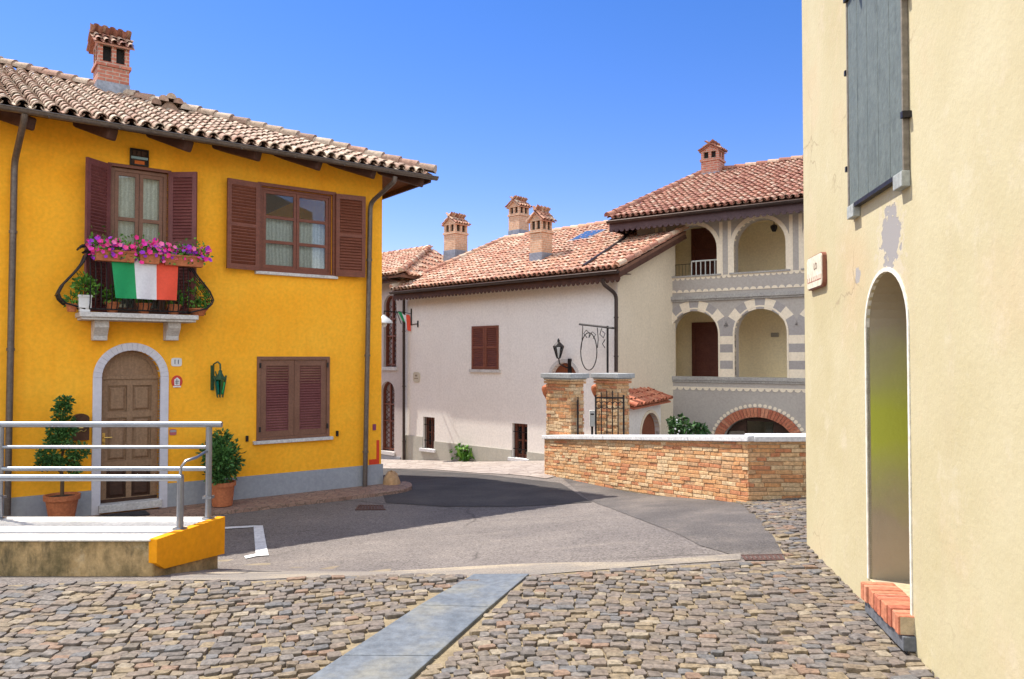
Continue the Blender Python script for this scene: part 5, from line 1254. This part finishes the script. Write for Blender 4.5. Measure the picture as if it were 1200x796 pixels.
# scallop rows
def scallops(z, u0, u1, st, h, up=-1, d=.014):
    n = int((u1 - u0) / st)
    for i in range(n):
        u = u0 + i * st; pts = [(u + st * .5 + st * .42 * math.cos(a), z + up * h * math.sin(a)) for a in [PI * k / 6 for k in range(7)]]; tr.plate(L, pts, [], .001, d)
    tr.box(L, u0, u1, z - .012 if up > 0 else z, z if up > 0 else z + .03, .001, d + .002)
zc0 = L.Z(856, 351.5); zc1 = L.Z(856, 345)
scallops(L.Z(856, 340), U0 + .1, U1, .19, .07, 1); scallops(L.Z(856, 455.5), U0 + .1, U1, .19, .07, -1); scallops(zs_u - .07, U0 + .3, U1, .15, .06, -1)
build('cream_trim', tr, CREAMP, lg)
q = MB(); q.box(L, U0, U1, zc0, zc0 + .05, .001, .06); q.box(L, U0, U1, zc0 + .052, zc1, .001, .10); q.box(L, U0, U1, zs_l - .10, zs_l - .001, -.3, .06); q.box(L, U0, U1, zs_l - .16, zs_l - .101, .001, .035)
for a, b in ups: q.box(L, a - .12, b + .12, zs_u - .05, zs_u - .001, -.3, .05)
build('cornice', q, mat('grey_stone_trim', [(.34, .32, .30), (.42, .40, .37)], 3, .8, .2, 40), lg, bevel=.006)
# striped pillars and voussoirs of the lower arcade
piers = [(U0 + .02, los[0][0] - .05)] + [(los[i][1] + .05, los[i + 1][0] - .05) for i in range(2)]
zspr = zt_l - .80; nst = 6
for (a, b) in piers:
    if a < L.U(768): a = L.U(768)
    q = MB()
    for i in range(nst):
        z0 = zs_l + (zspr - zs_l + .25) * i / nst; z1 = zs_l + (zspr - zs_l + .25) * (i + 1) / nst; q.mi = i % 2
        q.box(L, a, b, z0, z1, .001, .010 + .001 * q.mi)
    build('striped_pillar', q, [CREAMP, GREYBAND], lg)
for a, b in los:
    c = (a + b) / 2; rs = min((b - a) / 2, .80); hw = (b - a) / 2; nv = 11; q = MB()
    f_ = lambda an, k: (c + (hw + k) * math.cos(an), zspr + (rs + k) * math.sin(an))
    for i in range(1, nv - 1):
        a0, a1 = PI * i / nv, PI * (i + 1) / nv; q.mi = i % 2
        q.plate(L, [f_(a0, .05), f_(a1, .05), f_(a1, .34), f_(a0, .34)], [], .001, .012 + .001 * q.mi)
    build('striped_arch', q, [CREAMP, GREYBAND], lg)
# brick arch of the cellar door
q = MB(); hw = (ba[1] - ba[0]) / 2; c = (ba[0] + ba[1]) / 2; nv = 36; zsb = baz - .75
for i in range(nv):
    a0, a1 = PI * (i + .06) / nv, PI * (i + .94) / nv; f_ = lambda an, k: (c + (hw + k) * math.cos(an), zsb + (.75 + k) * math.sin(an))
    q.plate(L, [f_(a0, 0), f_(a1, 0), f_(a1, .25), f_(a0, .25)], [], -.2, .03 + R.uniform(-.006, .006))
build('brick_arch', q, BRICKR, lg)
scm = MB()
for i in range(30):
    an = PI * (i + .5) / 30; u = c + (hw + .31) * math.cos(an); z = zsb + 1.06 * math.sin(an); scm.plate(L, [(u + .05 * math.cos(k * PI / 4), z + .05 * math.sin(k * PI / 4)) for k in range(8)], [], .001, .012)
build('arch_dots', scm, CREAMP, lg)
wn = MB(); wn.plate(L, arch(ba[0] + .02, ba[1] - .02, bzl + .5, baz - .02, .73), [rect(c - .95, c - .42, zsb - .9, zsb + .35), rect(c - .36, c + .36, zsb - .9, zsb + .62), rect(c + .42, c + .95, zsb - .9, zsb + .35)], -.25, -.18)
wo = build('arched_window', wn, WOODDARK, lg); q = MB(); q.box(L, c - 1, c + 1, zsb - .92, zsb + .62, -.225, -.22); build('pane', q, GLASS, wo)
# railings
q = MB(); a, b = upA[0], upA[1]; zz = zs_u + .0; ua = L.U(811, -.2)
q.tube([L.P(ua, zs_u + .42, -.2), L.P(b, zs_u + .42, -.2)], .022, 6)
for i in range(7): u = ua + (b - ua) * i / 6; q.tube([L.P(u, zs_u, -.2), L.P(u, zs_u + .42, -.2)], .016, 6)
build('balustrade', q, solid('white_railing_paint', (.66, .66, .62)), lg)
q = MB()
for (a, b) in ups[:1]:
    q.tube([L.P(a, zs_u + .36, -.25), L.P(b, zs_u + .36, -.25)], .008, 5)
    for i in range(1, 14): u = a + (b - a) * i / 14; q.tube([L.P(u, zs_u, -.25), L.P(u, zs_u + .36, -.25)], .005, 4)
build('thin_railing', q, IRON, lg)
q = MB(); u, z = L.hit(907, 264, -1.0); q.tube([L.P(u, zwl - .1, -1), L.P(u, z, -1)], .012, 5); q.lathe(L.P(u, z - .08, -1), [(.05, -.1), (.10, .0), (.10, .06), (.03, .1)], 8); build('ceiling_lamp', q, IRON, lg)
q = MB(); u, z = L.hit(908, 393, -2.1); q.box(L, u - .10, u + .10, z - .05, z + .07, -2.149, -2.05); build('wall_lamp', q, solid('grey_lamp', (.3, .27, .22)), lg)
# roof
A = L.P(EL, zl, OL); B = L.P(U1 + .5, zl, OL); ra = L.P(hu, zrl, OL - RL_); rb = L.P(U1 + .5, zrl, OL - RL_); D = L.P(EL, zl, OL - 2 * RL_); C = L.P(U1 + .5, zl, OL - 2 * RL_)
m = MB()
for p in ([A, B, rb, ra], [C, D, ra, rb], [D, A, ra]): m.slab(p, .08)
roof3 = build('roof', m, DECK, lg)
t = MB(); sl = (-L.n + V((0, 0, TL))).normalized(); k = math.hypot(1, TL); tiles(t, A, L.u, sl, [(0, 0), (U1 + .5 - EL, 0), (U1 + .5 - EL, RL_ * k), (hu - EL, RL_ * k)], .185, .33, .078)
eL = (D - A).normalized(); nl = (ra - A).cross(eL).normalized(); sL = nl.cross(eL); sL = sL if sL.z > 0 else -sL
tiles(t, A, eL, sL, [(0, 0), ((D - A).length, 0), ((ra - A).dot(eL), (ra - A).dot(sL))], .185, .33, .078)
caprow(t, A + V((0, 0, .12)), ra + V((0, 0, .12)), .10); caprow(t, ra + V((0, 0, .11)), rb + V((0, 0, .11)), .10); build('roof_tiles', t, TILEL, roof3, smooth=True, recalc=False)
m = MB(); m.box(L, EL + .02, U1 + .4, zl - .30, zl - .08, OL - .07, OL - .04); m.box(L, EL + .02, U1 + .4, zl - .12, zl - .09, -.1, OL - .071)
FE = Fr(L.P(EL + .04, 0, OL - .072).xy, (-L.n.x, -L.n.y)); m.box(FE, 0, 2 * RL_ - .2, zl - .30, zl - .08, -.03, 0)
m.box(L, EL + .075, U0 - .001, zl - .12, zl - .09, -LD, -.101)
nsc = int((U1 - EL) / .17)
for i in range(nsc):
    u = EL + .08 + .17 * i; m.plate(L, [(u + .07 * math.cos(a), zl - .299 - .06 * math.sin(a)) for a in [PI * k / 5 for k in range(6)]], [], OL - .068, OL - .045)
build('scalloped_fascia', m, mat('dark_violet_brown_fascia', [(.07, .04, .045), (.10, .06, .065)], 4, .6, .2, 40), lg)
build('gutter', gutter(L, EL, U1 + .4, zl - .05, OL + .05, .07), DARKGUT, lg, smooth=True, recalc=False)
# pipe from the loggia gutter down on to the grey roof
m = MB(); p0 = L.P(*L.hit(735, 256, OL), OL); p1 = plane_hit(H.P(0, zg, OG), gpn, 735, 283) + V((0, 0, .14)); p2 = plane_hit(H.P(0, zg, OG), gpn, 684, 318) + V((0, 0, .14)); m.tube([p0, p0.lerp(p1, .25), p1 + V((0, 0, .1)), p1.lerp(p2, .08), p2], .05, 8); build('downpipe', m, DARKGUT, lg, smooth=True)
pp = plane_hit(L.P(0, zl, OL), lpn, 833, 207); u, d = L.uv(pp); s = pp.y / F
chimney(roof3, L, (u, d - .2), 21 * s, 21 * s, pp.z, pp.z + 37 * s, CHBRICK, TILEL, flash=.12, gable='n', cap=.42 * 37 * s, oh=.05)
pipe(L, [(769.5, 350, .06), (769.5, 470, .06)], .04, DARKGUT, lg, 2)
# tiled coping wall with arched door beside the gate
cy = 20.0; c0 = ray(734, 420) * (19.3 / ray(734, 420).y); c1 = ray(774, 420) * (20.9 / ray(774, 420).y); T = Fr(c0.xy, (c1.x - c0.x, c1.y - c0.y)); TLn = math.hypot(c1.x - c0.x, c1.y - c0.y)
tw = thing('yard_wall', T.P(0, G(c0.x, c0.y), 0), 'grey yard wall with a sloping clay tile coping and small arched door', 'wall')
zt0 = T.Z(734, 477, 0); zt1 = T.Z(773, 469, 0); du = (T.U(751), T.U(772)); dz = T.Z(761, 484)
q = MB(); q.plate(T, [(0, -3), (TLn, -3), (TLn, zt1), (0, zt0)], [arch(du[0], du[1], -2.5, dz)], -.3, 0); build('wall', q, GREYWALL, tw)
q = MB(); e = (T.P(TLn, zt1, 0) - T.P(0, zt0, 0)).normalized(); sd = (-T.n + V((0, 0, .35))).normalized(); q.slab([T.P(-.1, zt0 - .02, .25), T.P(TLn + .1, zt1 - .02, .25), T.P(TLn + .1, zt1 + .16, -.3), T.P(-.1, zt0 + .16, -.3)], .04); tiles(q, T.P(-.1, zt0, .25), e, sd, [(0, 0), (TLn + .2, 0), (TLn + .2, .55), (0, .55)], .18, .28, .075); build('tile_coping', q, mat('bright_clay_tile', [(.42, .13, .08), (.52, .2, .12)], 5, .85, .3, 30, brick_r), tw, smooth=True, recalc=False)
q = MB(); q.plate(T, arch(du[0] + .005, du[1] - .005, -2.5, dz - .005), [], -.2, -.12); build('door', q, bpy.data.materials['red_brown_door_wood'], tw)
q = MB(); archband(q, T, du[0], du[1], -2, dz, .08, -.1, .02); build('door_arch', q, CREAMP, tw)
# shrubs behind the wall
for px, py, r, lab in ((796, 500, 13, 'leafy rose shrub standing before the loggia wall'), (818, 505, 7, 'small low shrub right of the rose shrub behind the brick wall')):
    c = ray(px, py) * (18.6 / ray(px, py).y) + EYE; s = 18.6 / F; g = G(c.x, c.y); t = thing('garden_shrub', (c.x, c.y, g), lab, 'shrub', 'shrubs behind the brick wall')
    q = MB()
    for i in range(7): v = rvec(); q.tube([(c.x, c.y, g - .05), (c.x + v.x * .1, c.y + v.y * .1, (g + c.z) / 2), (c.x + v.x * r * s * .8, c.y + v.y * .2, c.z + v.z * r * s * .7)], [.02, .014, .005], 5)
    build('stems', q, STEM, t); lf = MB()
    for i in range(int(r * 1.6)): v = rvec(); leafball(lf, c + V((v.x * r * s, v.y * .25, v.z * r * s)), .10, 26, .10, .032)
    build('leaves', lf, LEAF, t, recalc=False)
    if r > 10:
        lf = MB()
        for i in range(9): v = rvec(); lf.ball(c + V((v.x * r * s, -.2 + v.y * .1, v.z * r * s)), .025, 6, 4)
        build('blossoms', lf, ENAMEL, t)

# ================================================================== CREAM HOUSE on the right
c0 = ray(945.5, 640) * (7.5 / ray(945.5, 640).y)
C_ = Fr(c0.xy, (-.143, -.99))
cr = thing('cream_house', C_.P(0, 0, 0), 'pale cream plastered house with a deep arched doorway and a closed grey shutter', 'house')
def creamwall():
    m, nt, b, tc = newmat('cream_plaster'); v = tc.outputs['Object']; uvn = tc.outputs['UV']
    c = mix(nt, (.455, .395, .235), (.53, .475, .315), gray(nt, noise(nt, v, .55, 6, .65), 0, 1, .35, .65))
    c = mix(nt, c, (.52, .385, .235), gray(nt, noise(nt, v, .8, 5, .6), 0, .7, .5, .72))
    c = mix(nt, c, (.45, .37, .25), gray(nt, noise(nt, v, 1.3, 6, .7, (5, 5, .4)), 0, .35, .5, .8))
    c = mix(nt, c, (.58, .53, .41), gray(nt, noise(nt, v, 3.2, 7, .7), 0, .5, .55, .75))
    # peeled patches below the shutter: position in wall metres
    pu, pz = C_.hit(1044, 278); pu2, pz2 = C_.hit(1005, 322)
    def spot(u, z, su, sz, thr):
        mp = nt.nodes.new('ShaderNodeMapping'); mp.inputs['Location'].default_value = (-u / su, -z / sz, 0); mp.inputs['Scale'].default_value = (1 / su, 1 / sz, 1); nt.links.new(uvn, mp.inputs[0])
        nn = nt.nodes.new('ShaderNodeTexNoise'); nn.inputs['Scale'].default_value = 14; nn.inputs['Detail'].default_value = 5; nt.links.new(uvn, nn.inputs['Vector'])
        ad = nt.nodes.new('ShaderNodeMix'); ad.data_type = 'RGBA'; ad.blend_type = 'ADD'; ad.inputs[0].default_value = .0
        ln = nt.nodes.new('ShaderNodeVectorMath'); ln.operation = 'LENGTH'; nt.links.new(mp.outputs[0], ln.inputs[0])
        a = nt.nodes.new('ShaderNodeMath'); a.operation = 'MULTIPLY_ADD'; nt.links.new(nn.outputs['Fac'], a.inputs[0]); a.inputs[1].default_value = 1.8; nt.links.new(ln.outputs['Value'], a.inputs[2])
        h_ = nt.nodes.new('ShaderNodeMath'); h_.operation = 'MULTIPLY'; h_.inputs[1].default_value = .25; nt.links.new(a.outputs[0], h_.inputs[0])
        return gray(nt, h_.outputs[0], 1, 0, thr * .25, thr * .25 + .012)
    s1 = spot(pu, pz, .20, .23, 1.75); s2 = spot(pu2, pz2, .09, .09, 1.6)
    halo = spot(pu - .02, pz - .1, .30, .40, 1.75); c = mix(nt, c, mix(nt, c, (.52, .46, .35), .6), halo); c = mix(nt, c, (.30, .285, .28), s1); c = mix(nt, c, (.34, .32, .30), s2)
    # hairline cracks
    v2 = nt.nodes.new('ShaderNodeTexVoronoi'); v2.feature = 'DISTANCE_TO_EDGE'; v2.inputs['Scale'].default_value = 1.1; nz = nt.nodes.new('ShaderNodeTexNoise'); nz.inputs['Scale'].default_value = 3; nz.inputs['Detail'].default_value = 6; nt.links.new(v, nz.inputs['Vector']); nt.links.new(mix(nt, v, nz.outputs['Color'], .3), v2.inputs['Vector'])
    ck = mix(nt, (0, 0, 0), gray(nt, v2.outputs['Distance'], .7, 0, .001, .008), gray(nt, noise(nt, v, .9, 2), 0, 1, .50, .58)); c = mix(nt, c, (.30, .23, .15), ck)
    nt.links.new(c, b.inputs['Base Color']); b.inputs['Roughness'].default_value = .92; b.inputs['Specular IOR Level'].default_value = .15
    hgt = mix(nt, noise(nt, v, 26, 6, .65), noise(nt, v, 3.5, 4), .5); hgt = mix(nt, hgt, (0, 0, 0), s1)
    bumpit(nt, b, hgt, .35, .02); return m
CREAM = creamwall()
nd = (C_.U(1016), C_.U(1064.5)); ndz1 = C_.Z(1042, 317); ndz0 = C_.Z(1016, 676)
m = MB(); hz = 7.2
wloop = [(0, -.6), (11, -.6), (11, hz), (0, hz)]
m.plate(C_, wloop, [arch(nd[0], nd[1], ndz0, ndz1, .36, 18)], -.02, 0)
m.box(C_, 0, .4, -.6, hz, -6, -.0205); m.box(C_, 10.6, 11, -.6, hz, -6, -.0205); m.box(C_, .4005, 10.5995, hz - .3, hz, -6, -.0205); m.box(C_, .4005, 10.5995, -.6, hz - .3005, -6, -5.7)
build('wall', m, CREAM, cr, uv=C_)
# reveal of the doorway, reflected green glow painted into its plaster colour
def reveal():
    m, nt, b, tc = newmat('green_glow_reveal'); v = tc.outputs['Object']
    c = mix(nt, (.36, .30, .21), (.43, .36, .25), gray(nt, noise(nt, v, 1.5, 5), 0, 1, .35, .65))
    sx = nt.nodes.new('ShaderNodeSeparateXYZ'); nt.links.new(v, sx.inputs[0]); zc = (ndz0 + ndz1) / 2 + .04
    a = nt.nodes.new('ShaderNodeMath'); a.operation = 'SUBTRACT'; nt.links.new(sx.outputs[2], a.inputs[0]); a.inputs[1].default_value = zc - CZ0
    b2 = nt.nodes.new('ShaderNodeMath'); b2.operation = 'ABSOLUTE'; nt.links.new(a.outputs[0], b2.inputs[0])
    d2 = nt.nodes.new('ShaderNodeMath'); d2.operation = 'MULTIPLY_ADD'; nt.links.new(noise(nt, v, 2.2, 4), d2.inputs[0]); d2.inputs[1].default_value = .5; nt.links.new(b2.outputs[0], d2.inputs[2])
    c = mix(nt, c, (.50, .54, .05), gray(nt, d2.outputs[0], .9, 0, .32, .95))
    nt.links.new(c, b.inputs['Base Color']); b.inputs['Roughness'].default_value = .9; bumpit(nt, b, noise(nt, v, 30, 5), .3); return m
CZ0 = 0.0
REV = reveal()
m = MB(); lo = arch(nd[0] - .001, nd[1] + .001, ndz0, ndz1 + .001, .361, 18); out = [(nd[0] - .25, ndz0 - .1), (nd[1] + .25, ndz0 - .1), (nd[1] + .25, ndz1 + .25), (nd[0] - .25, ndz1 + .25)]
m.plate(C_, out, [lo], -.95, -.0205); build('door_reveal', m, REV, cr)
m = MB(); archband(m, C_, nd[0], nd[1], ndz0, ndz1, .028, -.019, .008, .36); build('doorway_edge', m, mat('white_edge_paint', [(.70, .66, .56), (.78, .75, .66)], 4, .8, .2, 40), cr)
m = MB(); m.plate(C_, arch(nd[0], nd[1], ndz0, ndz1, .36), [rect(nd[0] + .1, nd[1] - .1, ndz0 + .15 + i * .95, ndz0 + .95 + i * .95) for i in range(2)], -.90, -.85); dd = build('door', m, WOODDARK, cr)
m = MB(); m.box(C_, nd[0] + .05, nd[1] - .05, ndz0 + .1, ndz0 + 2.1, -.895, -.875); build('door_panel', m, WOODDARK, dd)
# brick threshold
SD = .095; s0, s1 = C_.U(1006, SD), C_.U(1049, SD); zt_s = C_.Z(1026, 697, SD); zb_s = C_.Z(1026, 717.5, SD); print('step', s0, s1, nd, zt_s, zb_s, ndz0)
q = MB(); n = 11; w = (s1 - s0) / n
for i in range(n):
    a = s0 + i * w; j = R.uniform(-.008, .008); q.box(C_, a + .004, a + w - .004, zb_s + R.uniform(-.003, .003), zt_s + R.uniform(-.006, .006), -.12, SD + j)
bs = build('brick_step', q, BRICKR, cr, bevel=.007)
q = MB(); q.box(C_, s0 + .004, s1 - .004, zb_s + .004, zt_s - .008, -.7, SD - .012); build('step_mortar', q, MORTAR, bs)
q = MB(); q.box(C_, s0 + .01, s1 + .02, zb_s - .09, zb_s - .002, -.01, SD - .02); build('slate_base', q, mat('dark_slate', [(.10, .11, .13), (.16, .17, .19)], 6, .6, .3, 40), bs, bevel=.005)
q = MB(); q.box(C_, nd[0] - .1, nd[1] + .1, ndz0 - .12, ndz0 - .001, -.9, -.1205); build('threshold', q, STONE, cr)
# shutter
SHG = mat('weathered_green_grey_paint', [(.095, .115, .105), (.14, .165, .15), (.115, .14, .13)], 3.5, .6, .3, 35, fine=.2, stretch=(3, 3, .7))
su0, su1 = C_.U(996.5, .04), C_.U(1060, .04); sz0 = C_.Z(1030, 223, .05); sz1 = sz0 + 2.1
sm = MB(); nP = 5; w = (su1 - su0) / nP
zlow = sz0 + .03
for i in range(nP): sm.box(C_, su0 + i * w + .002, su0 + (i + 1) * w - .002, zlow, sz1, .006, .034)
so = build('window_shutter', sm, SHG, cr, bevel=.004)
BGW = mat('bare_grey_wood', [(.17, .15, .12), (.24, .21, .17)], 4, .7, .3, 40, stretch=(1, 1, 5))
for a, b, dd_ in ((su0 - .03, su0, .040), (su1, su1 + .022, .040)):
    q = MB(); q.box(C_, a, b, sz0 - .02, sz1, .001, dd_); build('edge_stile', q, BGW, so, bevel=.005)
SBW = mat('pale_grey_wood', [(.30, .32, .31), (.38, .40, .38)], 4, .7, .3, 40)
for a in (su0 + .0, su1 - .13):
    q = MB(); q.box(C_, a, a + .16, sz0 - .07, sz0 + .028, .001, .055); build('stop_block', q, SBW, so, bevel=.006)
q = MB(); q.box(C_, su0 + .165, su1 - .14, zlow - .03, zlow - .001, .008, .05); build('bottom_rail', q, IRON, so)
for zz in (sz0 + .35, sz0 + 1.1):
    q = MB(); q.box(C_, su1 + .022, su1 + .06, zz, zz + .04, .001, .055); build('hinge', q, IRON, so)
    q = MB(); q.box(C_, su0 - .055, su0 - .025, zz - .04, zz, .001, .05); build('hinge', q, IRON, so)
q = MB(); q.box(C_, su0 - .02, su0 + .10, sz0 + 1.62, sz0 + 1.78, .035, .06); build('bolt_plate', q, IRON, so)
q = MB(); q.tube([C_.P(su0 + .14, sz0 + 1.66, .075), C_.P(su0 + .20, sz0 + 1.76, .10), C_.P(su0 + .26, sz0 + 1.70, .12), C_.P(su0 + .32, sz0 + 1.56, .10)], .022, 6); build('hook', q, IRON, so)
# street name sign
u0, u1 = C_.U(948, .03), C_.U(966, .03); z0, z1 = C_.Z(957, 338, .03), C_.Z(957, 298.5, .03); cu, cz = (u0 + u1) / 2, (z0 + z1) / 2
ts = thing('street_name_sign', C_.P(cu, cz, 0), 'cream street name tablet with a red brown edge at the corner of the cream house', 'sign')
def rr(u0, u1, z0, z1, r):
    o_ = []
    for (a, b, s) in ((u1 - r, z0 + r, -90), (u1 - r, z1 - r, 0), (u0 + r, z1 - r, 90), (u0 + r, z0 + r, 180)):
        for k in range(5): t = math.radians(s + k * 22.5); o_.append((a + r * math.cos(t), b + r * math.sin(t)))
    return o_
q = MB(); q.plate(C_, rr(u0, u1, z0, z1, .05), [], .001, .035); build('tablet', q, mat('red_brown_sign_edge', [(.22, .08, .05), (.28, .11, .07)], 5, .6, .2, 40), ts)
q = MB(); q.plate(C_, rr(u0 + .006, u1 - .012, z0 + .012, z1 - .008, .045), [], .0355, .042); build('face', q, mat('cream_sign_face', [(.66, .60, .46), (.74, .68, .54)], 4, .5, .1, 40), ts)
INK = solid('sign_ink', (.20, .13, .09)); text('lettering', 'LO', C_, cu + .05, cz + .045, .043, .085, INK, ts)
q = MB(); 
for i in range(8): u = u0 + .03 + i * (u1 - u0 - .07) / 7; q.plate(C_, rect(u, u + .012, cz - .085, cz - .04), [], .0425, .044)
q.plate(C_, rect(u0 + .03, u1 - .05, cz - .085, cz - .078), [], .0425, .0435); build('lettering_line', q, solid('sign_red', (.42, .17, .12)), ts)

# ================================================================== LIGHT, SKY, CAMERA
SUN = V((-.87, .493, 0)); EL_ = math.radians(58.4); sd = V((SUN.x * math.cos(EL_), SUN.y * math.cos(EL_), math.sin(EL_))).normalized()
lt = bpy.data.lights.new('sun', 'SUN'); lt.energy = 2.5; lt.angle = math.radians(.5); lt.color = (1, .94, .84)
lo = bpy.data.objects.new('sun', lt); COL.objects.link(lo); lo.rotation_euler = (-sd).to_track_quat('-Z', 'Y').to_euler(); lo.location = (0, 0, 30)
SKYS = .072; CLOUDFILL = .95
w = bpy.data.worlds.new('World'); SC.world = w; w.use_nodes = True; nt = w.node_tree; bg = nt.nodes['Background']
sk = nt.nodes.new('ShaderNodeTexSky'); sk.sky_type = 'NISHITA'; sk.sun_disc = False; sk.sun_elevation = EL_; sk.sun_rotation = math.atan2(sd.x, sd.y) % (2 * PI); sk.altitude = 300; sk.air_density = 1.0; sk.dust_density = .15; sk.ozone_density = 2.0
hs = nt.nodes.new('ShaderNodeHueSaturation'); hs.inputs['Saturation'].default_value = 1.35; nt.links.new(sk.outputs[0], hs.inputs['Color']); skc = mix(nt, hs.outputs[0], (.98, .73, .92), 1.0, 'MULTIPLY')
# unseen bright cumulus added over the sky behind the viewpoint to brighten shaded walls
tcw = nt.nodes.new('ShaderNodeTexCoord'); dv = tcw.outputs['Generated']
cn = noise(nt, dv, 2.6, 7, .6, (1, 1, 1.8)); cm = gray(nt, cn, 0, 1, .40, .56)
sx = nt.nodes.new('ShaderNodeSeparateXYZ'); nt.links.new(dv, sx.inputs[0])
mr = nt.nodes.new('ShaderNodeMapRange'); mr.inputs[1].default_value = .05; mr.inputs[2].default_value = -.30; nt.links.new(sx.outputs[1], mr.inputs[0])
mz = nt.nodes.new('ShaderNodeMapRange'); mz.inputs[1].default_value = .0; mz.inputs[2].default_value = .12; nt.links.new(sx.outputs[2], mz.inputs[0])
m1 = mix(nt, (0, 0, 0), cm, mr.outputs[0]); m2 = mix(nt, (0, 0, 0), m1, mz.outputs[0])
fillv = CLOUDFILL / SKYS; cl = mix(nt, (fillv * .78, fillv * .82, fillv * .82), (fillv * .97, fillv, fillv * .97), noise(nt, dv, 9, 5))
nt.links.new(mix(nt, skc, cl, m2), bg.inputs[0]); bg.inputs[1].default_value = SKYS
cam = bpy.data.cameras.new('camera'); cam.sensor_width = 36; cam.lens = F * 36 / 1200; cam.clip_end = 2000; cam.clip_start = .05
co = bpy.data.objects.new('camera', cam); COL.objects.link(co); co.location = EYE; co.rotation_euler = (PI / 2 + PITCH, 0, 0); SC.camera = co
vs_ = SC.view_settings; vs_.view_transform = 'Standard'; vs_.look = 'None'; vs_.exposure = 1.62; vs_.gamma = 1; vs_.use_curve_mapping = False
SC.render.engine = 'CYCLES'; SC.cycles.max_bounces = 8; SC.cycles.diffuse_bounces = 5
